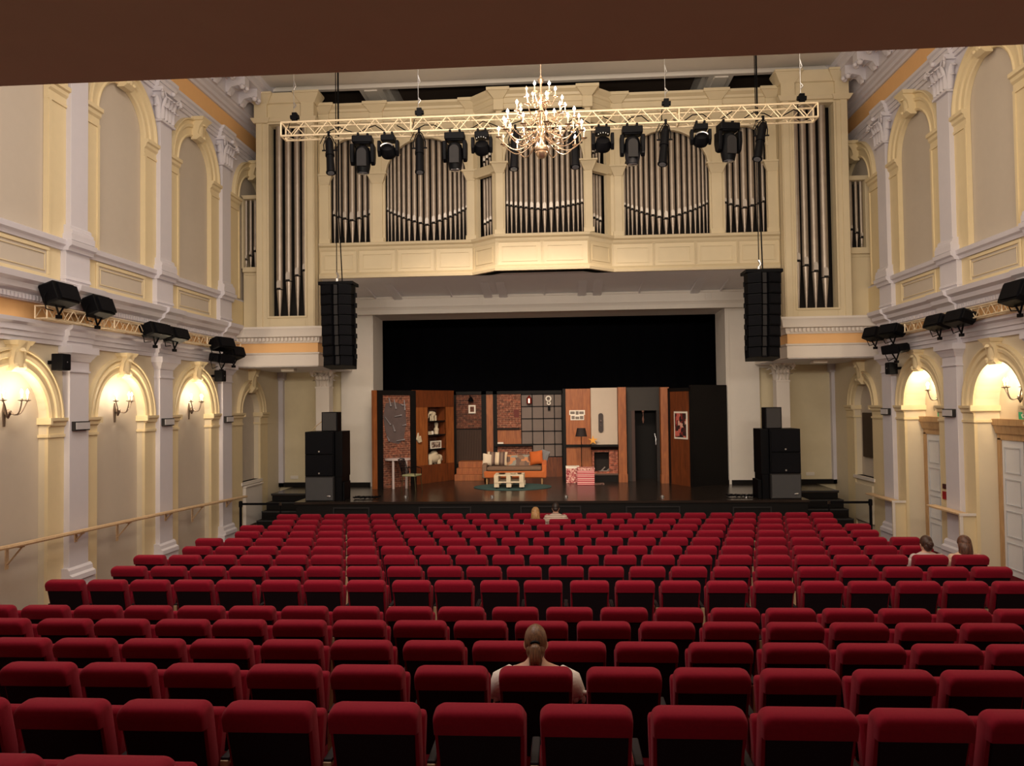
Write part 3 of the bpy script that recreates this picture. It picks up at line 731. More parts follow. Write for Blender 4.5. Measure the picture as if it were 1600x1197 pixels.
def tower(side):
    if side == 'L': ox = (400, 491); ap = (420.5, 476.5); ys = (142, 158, 187, 194, 494, 506); pc = [(432, 452, 11.5), (446.3, 439, 11.5), (460.3, 431, 10.5), (471.8, 423, 9)]; pyc = 330
    else: ox = (1224, 1328); ap = (1243, 1305.5); ys = (106, 124, 152, 161, 481, 492); pc = [(1248.5, 408, 10), (1260.8, 415, 11), (1275.6, 424, 11.5), (1291.3, 433, 12)]; pyc = 320
    cx_ = sum(ox)/2; g = lambda px: PX(px, YT, pyc); z = [PZ(y, YT-q, cx_) for y, q in zip(ys, (.24, .15, .08, 0, 0, 0))]
    x0, x1, a0, a1 = g(ox[0]), g(ox[1]), g(ap[0]), g(ap[1])
    m = MB(); f = fT; zb = 5.58
    m.fbox(f, x0, a0, zb, z[2], -.35, 0); m.fbox(f, a1, x1, zb, z[2], -.35, 0); m.fbox(f, a0, a1, z[3], z[2], -.35, 0); m.fbox(f, a0, a1, zb, z[4], -.35, 0)
    for u0, u1 in ((x0, x0+.2), (x1-.2, x1)): m.fbox(f, u0+.02, u1-.02, zb, z[2], 0, .035)
    m.rectframe(f, a0-.05, a1+.05, z[4]-.05, z[3]+.05, .05, -.02, .03)
    # entablature
    m.fbox(f, x0, x1, z[2], z[1], -.35, .0)
    m.prism(f, [(0, z[2]-.04), (.05, z[2]-.03), (.09, z[2]+.05), (0, z[2]+.07)], x0, x1)
    m.prism(f, [(0, z[1]-.02), (.05, z[1]), (.14, z[0]-.06), (.15, z[0]), (0, z[0])], x0, x1)
    for u0, u1 in ((x0-.02, x0+.33), (x1-.33, x1+.02)):
        m.fbox(f, u0, u1, z[2], z[1], 0, .08)
        m.frus(f, u0-.02, u1+.02, z[2]-.06, z[2]+.06, -.1, .07, .07)
        m.frus(f, u0-.02, u1+.02, z[1]-.03, z[0]-.05, -.3, .07, .15); m.fbox(f, u0-.18, u1+.18, z[0]-.05, z[0]+.01, -.3, .24)
    # return sides
    for u0, u1 in ((x0, x0+.06), (x1-.06, x1)): m.box((u0, YT+.3, zb), (u1, 22.6, z[0]-.05))
    m.build('pipe_tower', M_CREAM, organ, ang=30, bevel=.006)
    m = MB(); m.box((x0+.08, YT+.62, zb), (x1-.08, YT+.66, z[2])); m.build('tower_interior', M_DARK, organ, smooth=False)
    zf = z[4]+.0
    for px, ym, wpx in pc:
        pipe(g(px), YT+.22, wpx/FPX*YT/2*.93, zf, PZ(ym, YT+.2, px), z[3]+.1)
    return x0, x1
T0, T1 = tower('L'); T2, T3 = tower('R')
# low pipe cupboards between the towers and the side walls
for xs, ys, pcs, pyc in (((370, 400), (303, 311, 420, 426, 505), [(381, 404, 5.5), (388, 398, 6), (395.2, 391, 6)], 330), ((1323, 1363), (272, 281, 389, 397, 492), [(1327, 350, 4.5), (1333.2, 357, 6), (1341.6, 362, 6), (1349.3, 369, 6)], 340)):
    Y = 20.35; f = front(Y); cx_ = sum(xs)/2; L = xs[0] < 800
    x0, x1 = (XL+.02, PX(402, Y, pyc)) if L else (PX(1320, Y, pyc), PX(1361, Y, pyc)); z = [PZ(y, Y, cx_) for y in ys]
    a0, a1 = (PX(377, Y, pyc), x1) if L else (x0, PX(1352.5, Y, pyc))
    m = MB(); m.fbox(f, x0, x1, 5.58, z[3], -.5, 0); m.frus(f, x0, x1, z[1], z[0]-.05, -.5, 0, .05); m.fbox(f, x0-.0, x1+.0, z[3], z[2]+.03, -.5, .07)
    m.fbox(f, x0, a0, z[2], z[1], -.5, 0) if L else m.fbox(f, a1, x1, z[2], z[1], -.5, 0)
    m.fbox(f, x0+.06, x1-.06, 5.66, 5.70, 0, .02); m.fbox(f, x0+.06, x1-.06, z[3]-.08, z[3]-.05, 0, .02)
    m.build('side_cupboard', M_CREAM, organ, ang=30, bevel=.006)
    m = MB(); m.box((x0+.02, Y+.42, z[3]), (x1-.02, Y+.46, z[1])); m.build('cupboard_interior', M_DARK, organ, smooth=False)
    for px, ym, wpx in pcs: pipe(PX(px, Y, pyc), Y+.16, wpx/FPX*Y/2*.9, z[2]+.02, PZ(ym, Y, px), z[1]+.05)

# centre: plan of the front, with the canted projecting bay
ax0, ax1 = PX(744, YC, 400), PX(959, YC, 400); bx0, bx1 = PX(773, YB, 400), PX(915, YB, 400)
hc = (ax0+ax1+bx0+bx1)/4; ha = (ax1-ax0)/2; hb_ = (bx1-bx0)/2
ax0, ax1, bx0, bx1 = hc-ha, hc+ha, hc-hb_, hc+hb_
path = [(T1-.02, YC), (ax0, YC), (bx0, YB), (bx1, YB), (ax1, YC), (T2+.02, YC)]
zbt = 6.99; zlt = PZ(377, YC-.12, 620); ztop = PZ(158.5, YC-.27, 600); zfz = PZ(190, YC-.05, 620)
m = MB()
m.plan([(-.3, zbt), (.10, zbt), (.12, zbt+.06), (.06, zbt+.14), (.03, zbt+.16), (.03, zlt-.22), (.06, zlt-.19), (.08, zlt-.12), (.15, zlt-.08), (.17, zlt-.02), (.02, zlt+.02), (-.3, zlt+.02)], path)
# raised panels of the parapet
def between(a, b):
    a = Vector((a[0], a[1], 0)); b = Vector((b[0], b[1], 0)); t = (b-a).normalized(); return Fr(a, t, (t.y, -t.x, 0)), (b-a).length
for (a, b), cnt in zip(zip(path, path[1:]), (4, 1, 2, 1, 4)):
    f, L = between(a, b); w_ = L/cnt
    for k in range(cnt):
        u0, u1 = k*w_+.12, (k+1)*w_-.12
        if u1-u0 < .2: u0 -= .04; u1 += .04
        z0, z1 = zbt+.24, zlt-.30
        m.rectframe(f, u0, u1, z0, z1, .03, .02, .05)
        for j in range(3): m.fbox(f, k*w_-.03+.03*j, k*w_-.015+.03*j, zbt+.02, zlt-.2, .03, .055)
m.build('gallery_parapet', M_CREAM, organ, ang=30)
m = MB()
m.plan([(-.3, zfz-.06), (.0, zfz-.06), (.0, zfz+.0), (.04, zfz+.02), (.05, zfz+.14), (.07, zfz+.15), (.08, zfz+.28), (.12, zfz+.30), (.14, ztop-.12), (.24, ztop-.06), (.25, ztop), (-.3, ztop)], path)
m.build('case_cornice', M_CREAM, organ, ang=30)
m = MB(); m.plan([(-.7, zbt+.5), (-.66, zbt+.5), (-.66, ztop-.05), (-.7, ztop-.05)], path)
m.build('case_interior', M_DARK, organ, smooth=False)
m = MB(); m.plan([(-.75, zlt-.01), (-.0, zlt-.01), (-.0, zlt+.01), (-.75, zlt+.01)], path); m.build('wind_chest', mat('wind_chest_red', (.25, .05, .03, 1), .6), organ, smooth=False)
# arched case fronts
facem = MB()
def frontpanel(f, u0, u1, uo0, uo1, zi, zspr, impost=True):
    """case front from u0 to u1 with a round-headed opening uo0..uo1"""
    r = (uo1-uo0)/2; uc = (uo0+uo1)/2
    facem.archface(f, u0, u1, zlt, zfz, uc, r, zspr, zlt, .10, 18)
    facem.arcband(f, uc, zspr, [(r, 0), (r, .02), (r+.03, .03), (r+.05, .03), (r+.05, 0)], 18)
specs = [
 # px opening, n pipes, y spring, y apex, mouth edge y, mouth centre y, big
 (516, 578, 7, 336, 345, 1.75), (601.5, 729, 17, 328, 352, 2.2), (None,), (789, 912, 15, 319, 328, 1.7), (None,), (975, 1108.5, 17, 320, 342, 2.2), (1132.5, 1198.5, 7, 316, 325, 1.75)]
def centre(px0, px1, n, ye, yc_, big, Y, f, apex_y, u0, u1):
    xa, xb = PX(px0, Y, 300), PX(px1, Y, 300); za = PZ(apex_y, Y, (px0+px1)/2); r = (xb-xa)/2
    frontpanel(f, u0, u1, xa, xb, None, za-r)
    row_of_pipes(n, xa-.01, xb+.01, Y+.22, zlt, PZ(ye, Y+.2, (px0+px1)/2), PZ(yc_, Y+.2, (px0+px1)/2), min(zfz, za+.1), big)
xs_ = {k: PX(k, YC, 300) for k in (499, 590, 744, 959, 1120, 1215)}
centre(516, 578, 7, 336, 345, 1.75, YC, fC, 217, T1-.02, xs_[590])
centre(601.5, 729, 17, 328, 352, 2.2, YC, fC, 215, xs_[590], ax0)
centre(789, 912, 15, 319, 328, 1.7, YB, fB, 190, bx0, bx1)
centre(975, 1108.5, 17, 320, 342, 2.2, YC, fC, 203, ax1, xs_[1120])
centre(1132.5, 1198.5, 7, 316, 325, 1.75, YC, fC, 197, xs_[1120], T2+.02)
facem.build('case_front', M_CREAM, organ, ang=30, fix=False)
# canted bays with two tiers of small pipes
zmid0, zmid1 = PZ(275, 20.1, 757), PZ(262, 20.1, 757)
for a, b in (((ax0, YC), (bx0, YB)), ((bx1, YB), (ax1, YC))):
    f, L = between(a, b); m = MB(); e0, e1 = .17, L-.15
    m.fbox(f, 0, e0, zlt, zfz, -.1, 0); m.fbox(f, e1, L, zlt, zfz, -.1, 0); m.fbox(f, e0, e1, zmid0, zmid1, -.1, .06); m.fbox(f, e0, e1, zfz-.35, zfz, -.1, 0)
    m.prism(f, [(0, zmid0), (.06, zmid0+.03), (.10, zmid1), (0, zmid1+.03)], 0, L)
    m.build('canted_frame', M_CREAM, organ, ang=30)
    n = 5
    for i in range(n):
        u = e0+(i+.5)*(e1-e0)/n; p = f(u, 0, -.2); r = (e1-e0)/n*.4
        pipe(p.x, p.y, r, zlt, zlt+.42+.10*i/(n-1) if a[0] < CXH else zlt+.52-.10*i/(n-1), zmid0)
    for i in range(n):
        u = e0+(i+.5)*(e1-e0)/n; p = f(u, 0, -.2); m2 = MB(); r = (e1-e0)/n*.4
        pipe(p.x, p.y, r, zmid1, zmid1+.25+.05*i, zfz-.3)
# pilasters of the case with moulded capitals
for px, Y in ((506.5, YC), (590, YC), (736, YC), (966, YC), (1120, YC), (1208, YC), (781, YB), (920, YB)):
    f = front(Y); x = PX(px, Y, 320); hw = .14 if Y == YC else .10
    if px in (736, 966): hw = .10
    m = MB(); m.fbox(f, x-hw, x+hw, zlt, zmid0, 0, .05); m.fbox(f, x-hw-.04, x+hw+.04, zlt, zlt+.12, 0, .08)
    m.frus(f, x-hw-.01, x+hw+.01, zmid0-.02, zmid1-.02, 0, .06, .10); m.fbox(f, x-hw-.14, x+hw+.14, zmid1-.02, zmid1+.03, 0, .18)
    m.fbox(f, x-hw*.8, x+hw*.8, zmid1, zfz, 0, .03)
    m.fbox(f, x-hw-.03, x+hw+.03, zfz-.03, zfz+.25, 0, .12); m.frus(f, x-hw-.02, x+hw+.02, zfz+.25, ztop-.05, 0, .13, .16); m.fbox(f, x-hw-.2, x+hw+.2, ztop-.06, ztop+.02, 0, .31)
    m.build('case_pilaster', M_CREAM, organ, ang=30, bevel=.004)
# soffit of the gallery with ribs
m = MB(); m.plan([(-2.4, ZS1+.02), (0.0, zbt+.0), (0.0, zbt+.04), (-2.4, ZS1+.06)], [(T1, YC), (T2, YC)])
m.add([(ax0, YC, zbt), (bx0, YB, zbt), (bx1, YB, zbt), (ax1, YC, zbt)], [(0, 1, 2, 3)])
for px in (560, 598, 690, 752, 778, 848, 912, 938, 1010, 1105, 1150):
    x = PX(px, 20.6, 440); wide = px in (598, 752, 778, 912, 938, 1105)
    h = .05 if wide else .02; w_ = .12 if wide else .02
    m.add([(x-w_, YC+.3, zbt+.0), (x+w_, YC+.3, zbt+.0), (x+w_, 22.6, ZS1-h), (x-w_, 22.6, ZS1-h), (x-w_, YC+.35, zbt+.02), (x+w_, YC+.35, zbt+.02), (x+w_, 22.6, ZS1+.04), (x-w_, 22.6, ZS1+.04)],
          [(0,3,2,1),(4,5,6,7),(0,1,5,4),(1,2,6,5),(2,3,7,6),(3,0,4,7)])
    if wide:
        for k in (-1, 1):
            m.add([(x+k*.05-.012, YC+.4, zbt-.015), (x+k*.05+.012, YC+.4, zbt-.015), (x+k*.05+.012, 22.5, ZS1-h-.02), (x+k*.05-.012, 22.5, ZS1-h-.02)], [(0, 1, 2, 3)])
m.build('gallery_soffit', M_SOF, organ, ang=30, fix=False)
# ------------------------------------------------------------------ stage
def vfloor(px0, py0, px1, py1, z=STZ):
    """vertical plane through two points picked on the stage floor; u measured from the first"""
    a = F(px0, py0, z); b = F(px1, py1, z); t = Vector((b[0]-a[0], b[1]-a[1], 0)); L = t.length; t.normalize()
    return Fr((a[0], a[1], 0), t, (t.y, -t.x, 0)), L
def hit(fr, px, py):
    r = ray(px, py); o = Vector((0, 0, CAMZ)); k = (fr.O-o).dot(fr.n)/r.dot(fr.n); p = o+r*k
    return (p-fr.O).dot(fr.t), p.z
APY = F(850, 783)[1]; AX0 = F(465, 783)[0]; AX1 = F(1257, 778)[0]; SY = 21.15
SX0 = F(425, 771)[0]; SX1 = F(1315, 768)[0]
m = MB()
m.box((AX0, APY, STZ-.06), (AX1, SY, STZ)); m.box((SX0, SY, STZ-.06), (SX1, 23.08, STZ)); m.box((OX0+.02, 23.08, STZ-.06), (OX1-.02, 28.2, STZ))
st = struct(m.build('floor_stage', M_STAGE, smooth=False, origin=(CXH, 21, STZ)), 'glossy black stage floor')
m = MB(); m.box((AX0+.03, APY+.04, -.1), (AX1-.03, SY, STZ-.06)); m.box((SX0+.02, SY+.03, -.1), (SX1-.02, 23.08, STZ-.06))
m.build('stage_apron', M_BLKWOOD, st, smooth=False)
fa = front(APY+.04)
for a, b, y in ((520, 577, 795), (654, 736, 794), (813, 908, 792.5), (978, 1063, 793), (1145, 1206, 794)):
    x0, x1 = PX(a, APY, y), PX(b, APY, y); z = PZ(y, APY, (a+b)/2); m = MB()
    m.fbox(fa, x0, x1, z, z+.03, 0, .03); m.fbox(fa, x0, x0+.03, .1, z, 0, .03); m.fbox(fa, x1-.03, x1, .1, z, 0, .03)
    m.build('vent_frame', M_GREY, st, smooth=False)
m = MB(); m.box((XL, 22.95, STZ), (OX0-.0, 23.1, STZ+.12)); m.box((OX1, 22.95, STZ), (XR, 23.1, STZ+.12))
struct(m.build('baseboard_stage', M_BLKWOOD, smooth=False))
for i, (x0, x1, sd) in enumerate(((SX0, AX0+.02, 'left'), (AX1-.02, SX1, 'right'))):
    m = MB()
    for k in range(1, 5): m.box((x0, SY-.34*k, -.1), (x1, SY-.34*(k-1)+.02, STZ-.2*k))
    t = m.build('stage_stairs', M_BLKWOOD, smooth=False, bevel=.006)
    tag(t, 'black wooden steps climbing to the %s end of the stage' % sd, 'steps')
    m = MB()
    for k in range(0, 5): m.box((x0, SY-.34*k-.012, STZ-.2*k-.03), (x1, SY-.34*k+.02, STZ-.2*k+.004))
    m.build('step_nosing', mat('rubber_nosing', (.02, .02, .022, 1), .5), t, smooth=False)
# belt barriers beside the stairs
for (px, py, X1, z1, sd) in ((376, 786, SX0+1.0, 0, 'left'), (1360, 783, SX1-.9, 0, 'right')):
    Y = 18.55; x, z = P(px, py, Y)
    x2 = F(417 if sd == 'left' else 1322, 785, .9)[0]
    o = empty('barrier_post', (x, Y, 0), 0, 'black barrier post with retractable belt beside the %s stage steps' % sd, 'barrier post')
    m = MB(); m.lathe([(.16, 0.005), (.16, .03), (.06, .05), (.03, .07)], (x, Y, 0), 20); m.build('base', M_BLK, o)
    m = MB(); m.cyl((x, Y, .05), (x, Y, z-.02), .032); m.build('post', M_BLK, o)
    m = MB(); m.cyl((x, Y, z-.10), (x, Y, z+.03), .045, n=16); m.ball((x, Y, z+.03), (.045, .045, .02)); m.build('belt_housing', M_BLK, o)
    X2 = x+(1.0 if sd == 'left' else -.95); m = MB(); m.box((min(x, X2), Y-.004, z-.055), (max(x, X2), Y+.004, z-.0)); m.build('belt', M_BLK, o, smooth=False)
    m = MB(); m.box((X2-.02, Y-.012, z-.065), (X2+.02, Y+.012, z+.01)); m.build('belt_clip', M_BRASS, o, smooth=False)
    m = MB(); m.cyl((X2, Y, .0), (X2, Y, z+.02), .02); m.lathe([(.13, .0), (.13, .02), (.03, .04)], (X2, Y, 0.005), 16); m.build('end_post', M_BLK, o)
# black backdrop
m = MB(); n = 90; rows = []
x0, x1 = IX0-1.2, IX1+1.2
for z in (STZ, ZO1+.6):
    rows.append([(x0+(x1-x0)*i/n, 27.6+.05*math.sin(i*1.3)+.02*math.sin(i*3.1), z) for i in range(n+1)]+[(x0+(x1-x0)*i/n, 27.64+.05*math.sin(i*1.3)+.02*math.sin(i*3.1), z) for i in range(n, -1, -1)])
m.rings(rows); tag(m.build('backdrop_curtain', M_DRAPE, ang=60), 'plain black drape hanging at the back of the stage', 'curtain')
m = MB(); m.box((IX0-1.3, 24.12, 0), (IX0-1.25, 27.9, 7.2)); m.box((IX1+1.25, 24.12, 0), (IX1+1.3, 27.9, 7.2)); m.box((IX0-1.3, 24.12, 7.2), (IX1+1.3, 28, 7.25)); m.box((IX0-1.3, 27.9, 0), (IX1+1.3, 28, 7.25))
m.box((IX0-1.3, 24.1, 0), (IX0, 24.15, 7.2)); m.box((IX1, 24.1, 0), (IX1+1.3, 24.15, 7.2)); m.box((IX0-1.3, 24.1, ZO1), (IX1+1.3, 24.15, 7.2))
struct(m.build('wall_stage_house', M_DRAPE, smooth=False))

# ------------------------------------------------------------------ stage set
TOPZ = 3.93
def flat_(px0, py0, px1, py1): return vfloor(px0, py0, px1, py1)
def rect(f, a, b, ya, yb):
    u0 = hit(f, a, (ya+yb)/2)[0]; u1 = hit(f, b, (ya+yb)/2)[0]; z1 = hit(f, (a+b)/2, ya)[1]; z0 = hit(f, (a+b)/2, yb)[1]
    return min(u0, u1), max(u0, u1), min(z0, z1), max(z0, z1)
def R_(m, f, a, b, ya, yb, d0, d1, clampz=None):
    u0, u1, z0, z1 = rect(f, a, b, ya, yb)
    if clampz is not None: z0 = max(z0, clampz)
    m.fbox(f, u0, u1, z0, z1, d0, d1)
def piece(name, f, mt, rects, parent=None, label=None, cat=None, group=None, bevel=0.0):
    m = MB()
    for r_ in rects: R_(m, f, *r_)
    o = m.build(name, mt, parent, smooth=False, bevel=bevel)
    return tag(o, label, cat, group)
# 1 brick wall flat in a black frame, far left
f1, L1 = flat_(590, 764, 649, 757.5)
_, _, _, T = rect(f1, 592, 640, 610, 700)
w1 = empty('scenery_flat', f1(L1/2, STZ), 0, 'narrow brick scenery flat in a black frame behind the white table', 'scenery flat')
m = MB(); m.fbox(f1, 0, L1, STZ, T, -.06, 0); m.fbox(f1, .0, .17, STZ, T, 0, .06); m.fbox(f1, L1-.2, L1, STZ, T, 0, .06); m.fbox(f1, .17, L1-.2, T-.14, T, 0, .06); m.build('frame', M_BLKWOOD, w1, smooth=False)
m = MB(); m.fbox(f1, .17, L1-.2, STZ, T-.14, 0, .02); m.build('brick_panel', M_BRICK, w1, smooth=False)
m = MB()
random.seed(3)
outl = [(602,630),(615,628),(632,634),(634,660),(630,686),(622,694),(606,690),(601,672),(598,650)]
m.slab(f1, [hit(f1, x, y) for x, y in outl], .02, .03); m.build('plaster_patch', mat('grey_plaster', rgb(98, 84, 84), .9, var=.2), w1, smooth=False)
m = MB()
for (xa, ya, xb, yb) in ((606,622,609,634),(614,624,617,638),(630,625,631,640),(600,652,608,663),(612,664,615,673),(615,651,625,649),(618,689,630,687),(624,631,627,633),(626,632,631,634),(627,665,632,664),(603,682,606,688)):
    A = hit(f1, xa, ya); B = hit(f1, xb, yb); m.cyl(f1(A[0], A[1], .05), f1(B[0], B[1], .05), .014, .022, 8)
    m.ball(f1(B[0], B[1], .05), .03, 8, 6)
m.build('wall_tools', mat('tool_grey', rgb(150, 145, 150), .5, .3), w1)
m = MB(); m.fbox(f1, -.12, 0, STZ, T, -.1, .0); m.build('edge_batten', M_PLY, w1, smooth=False)
# 2 plywood wall with shelf niche
f2, L2 = flat_(646, 758, 710, 749.5)
_, _, _, T2_ = rect(f2, 650, 700, 610, 700)
w2 = empty('scenery_flat', f2(L2/2, STZ), 0, 'orange plywood scenery flat with a recessed shelf niche', 'scenery flat')
nu0, nu1, nz0, nz1 = rect(f2, 669, 696, 636, 726)
m = MB(); m.fbox(f2, 0, nu0, STZ, T2_, -.05, 0); m.fbox(f2, nu1, L2, STZ, T2_, -.05, 0); m.fbox(f2, nu0, nu1, STZ, nz0, -.05, 0); m.fbox(f2, nu0, nu1, nz1, T2_, -.05, 0)
m.build('plywood_sheet', M_PLY, w2, smooth=False)
m = MB(); m.fbox(f2, 0, L2, nz1, T2_, 0, .008); m.build('upper_band', M_PLYD, w2, smooth=False)
m = MB(); m.fbox(f2, 0, L2, STZ, nz0+.02, 0, .008); m.build('lower_band', M_PLYD, w2, smooth=False)
m = MB(); m.fbox(f2, nu0, nu1, nz0, nz1, -.42, -.38); m.build('niche_back', M_BRICKD, w2, smooth=False)
m = MB(); m.fbox(f2, nu0-.03, nu0, nz0, nz1, -.42, 0); m.fbox(f2, nu1, nu1+.03, nz0, nz1, -.42, 0); m.fbox(f2, nu0, nu1, nz1, nz1+.03, -.42, 0); m.fbox(f2, nu0, nu1, nz0-.03, nz0, -.42, 0); m.build('niche_lining', M_PLYD, w2, smooth=False)
SH = []
for y in (657.5, 679, 701):
    z = hit(f2, 682, y)[1]; m = MB(); m.fbox(f2, nu0, nu1, z-.035, z, -.38, .0); m.build('shelf', M_BLKWOOD, w2, smooth=False); SH.append(z)
um = lambda px, py: hit(f2, px, py)[0]
# shelf contents
def elephant(c, s, rz, label, mt):
    o = empty('elephant_figurine', c, rz, label, 'figurine'); m = MB()
    m.ball((0, 0, .62*s), (.34*s, .22*s, .26*s), 14, 10); m.ball((-.36*s, 0, .74*s), (.17*s, .15*s, .18*s), 12, 8)
    for x in (-.2, .22):
        for y in (-.12, .12): m.cyl((x*s, y*s, 0), (x*s, y*s, .5*s), .085*s, .10*s, 10)
    m.build('body', mt, o, local=True)
    m = MB(); m.tube([(-.5*s, 0, .72*s), (-.62*s, 0, .55*s), (-.64*s, 0, .34*s), (-.72*s, 0, .22*s)], 0, 8, [.08*s, .065*s, .045*s, .03*s]); m.build('trunk', mt, o, local=True)
    for y in (-1, 1):
        m = MB(); m.ball((-.3*s, y*.17*s, .76*s), (.13*s, .025*s, .15*s), 10, 6); m.build('ear', mt, o, local=True)
    m = MB(); m.tube([(.33*s, 0, .7*s), (.4*s, 0, .5*s), (.38*s, 0, .38*s)], .018*s, 5); m.build('tail', mt, o, local=True)
    return o
ang2 = math.atan2(f2.t.y, f2.t.x)
M_IV = mat('ivory_ceramic', rgb(205, 190, 165), .5)
p = f2(um(683, 655), SH[0], -.17); elephant(p, .34, ang2, 'ivory elephant figurine on the top niche shelf', M_IV)
p = f2(um(688, 676), SH[1], -.17); m = MB(); m.lathe([(.06, 0), (.075, .02), (.07, .08), (.085, .16), (.05, .22), (.06, .28), (.07, .34), (.04, .38), (.0, .39)], p, 14); tag(m.build('vase', M_IV), 'tall grey-white vase at the right of the middle niche shelf', 'vase')
p = f2(um(682, 676), SH[1], -.17); m = MB(); m.lathe([(.035, 0), (.045, .05), (.035, .1), (.04, .11), (.03, .11)], p, 12); tag(m.build('cup', M_PAPER), 'small white cup on the middle niche shelf', 'cup')
p = f2(um(673.5, 678), SH[1], -.17); m = MB()
for k in range(3): m.cbox(p+Vector((0, 0, .018+.036*k)), (.26-.02*k, .18, .032), Matrix.Rotation(ang2+.05*k, 3, 'Z'))
tag(m.build('box_tray', M_IV, smooth=False), 'low white stack lying at the left of the middle niche shelf', 'box')
p = f2(um(672, 699), SH[2], -.17); m = MB(); m.lathe([(.05, 0), (.055, .16), (.03, .2), (.025, .25), (.0, .25)], p, 12); tag(m.build('bottle', mat('dark_glass', rgb(50, 46, 44), .2)), 'dark bottle on the lowest niche shelf', 'bottle')
u0, u1, z0, z1 = rect(f2, 676.5, 693, 689, 701)
o = empty('picture_frame', f2((u0+u1)/2, z0, -.1), 0, 'white picture frame standing on the lowest niche shelf', 'picture frame')
m = MB()
for q in ((u0, u1, z0, z0+.03), (u0, u1, z1-.03, z1), (u0, u0+.03, z0+.03, z1-.03), (u1-.03, u1, z0+.03, z1-.03)): m.fbox(f2, *q, -.12, -.09)
m.build('frame', M_PAPER, o, smooth=False); m = MB(); m.fbox(f2, u0+.02, u1-.02, z0+.02, z1-.02, -.115, -.105); m.build('picture', patches('collage', [rgb(120, 100, 90), rgb(170, 150, 135), rgb(90, 70, 64), rgb(190, 175, 160)], 16), o, smooth=False)
# white polar-bear-like sculpture at the niche bottom
p = f2(um(682.5, 722), nz0+.0, -.17); o = empty('animal_sculpture', p, ang2, 'chunky white animal sculpture lying at the bottom of the shelf niche', 'sculpture')
m = MB(); m.ball((0, 0, .2), (.34, .15, .17), 14, 10); m.ball((.05, 0, .32), (.16, .12, .12), 12, 8); m.ball((.30, 0, .2), (.13, .1, .11), 12, 8)
for x in (-.22, .2):
    for y in (-.09, .09): m.cyl((x, y, 0), (x, y, .16), .06, .07, 8)
m.build('body', M_IV, o, local=True); m = MB(); m.ball((.40, 0, .14), (.07, .05, .05), 8, 6); m.build('snout', M_IV, o, local=True)
# wall pocket
u, z = hit(f2, 653, 684); m = MB(); m.slab(f2, [(u-.11, z-.05), (u-.02, z-.16), (u+.12, z-.13), (u+.07, z+.06), (u, z-.0), (u-.03, z+.16), (u-.07, z+.05)], .01, .07)
tag(m.build('wall_ornament', M_IV, smooth=False, bevel=.01), 'pale wall ornament hung on the plywood left of the shelf niche', 'ornament')
# 3 back wall, left half: black frame, brick panel, slatted door, plywood strip
f3 = front(25.7)
wl = PX(706, 25.7); wr = PX(886, 25.7)
w3 = empty('scenery_flat', (PX(795, 25.7), 25.7, STZ), 0, 'wide black-framed back scenery wall behind the sofa', 'scenery flat')
TZ = PZ(611, 25.7, 800)
def U(a, b, ya, yb):
    return PX(a, 25.7, (ya+yb)/2), PX(b, 25.7, (ya+yb)/2), P((a+b)/2, yb, 25.7)[1], P((a+b)/2, ya, 25.7)[1]
def B3(name, mt, rs, d0=0, d1=.04, parent=w3, bevel=0.0):
    m = MB()
    for r_ in rs:
        u0, u1, z0, z1 = U(*r_); m.fbox(f3, u0, u1, max(z0, STZ), min(z1, TZ), d0, d1)
    return m.build(name, mt, parent, smooth=False, bevel=bevel)
m = MB(); m.fbox(f3, wl, wr, STZ, TZ, -.06, 0); m.build('backing', M_BLKWOOD, w3, smooth=False)
B3('frame', M_BLKWOOD, [(706, 713.5, 600, 760), (753, 760.5, 600, 760), (771, 777.5, 600, 760), (878.5, 886, 600, 760), (706, 886, 600, 616)], 0, .08)
B3('brick_panel', M_BRICKD, [(713, 753.5, 616, 669.5)]); B3('brick_panel', M_BRICK, [(777, 814.5, 616, 669.5), (777, 832, 697, 760)], 0, .05)
B3('slatted_door', mat('dark_brown_slats', rgb(62, 40, 28), .7), [(713+1.33*k, 714.0+1.33*k, 671.5, 725) for k in range(30)], 0, .05)
B3('plywood_strip', M_PLY, [(760.5, 771, 616, 760), (777, 814.5, 671.5, 694)], 0, .05)
B3('plywood_base', M_PLYD, [(832, 878.5, 713.5, 760)], 0, .05)
B3('wall_shelf', M_BLKWOOD, [(774, 832.5, 693.5, 697)], 0, .2); B3('wall_shelf', M_BLKWOOD, [(777, 812, 668.7, 671)], 0, .12)
# window lattice
wn = B3('lattice_window', mat('grey_window_board', rgb(112, 98, 92), .6, var=.12, scale=3), [(814.5, 878.5, 616, 694), (832, 878.5, 694, 714)], 0, .03)
m = MB()
for x in (814.8, 832, 849.3, 866.5, 878): u0, u1, z0, z1 = U(x-.6, x+.6, 615, 714 if x > 820 else 696); m.fbox(f3, u0, u1, z0, z1, .03, .06)
for y in (616, 635, 654, 673.5, 694, 713.5): u0, u1, z0, z1 = U(814.5 if y < 700 else 832, 878.5, y-.6, y+.6); m.fbox(f3, u0, u1, z0, z1, .03, .06)
m.build('lattice_bars', M_BLK, wn, smooth=False)
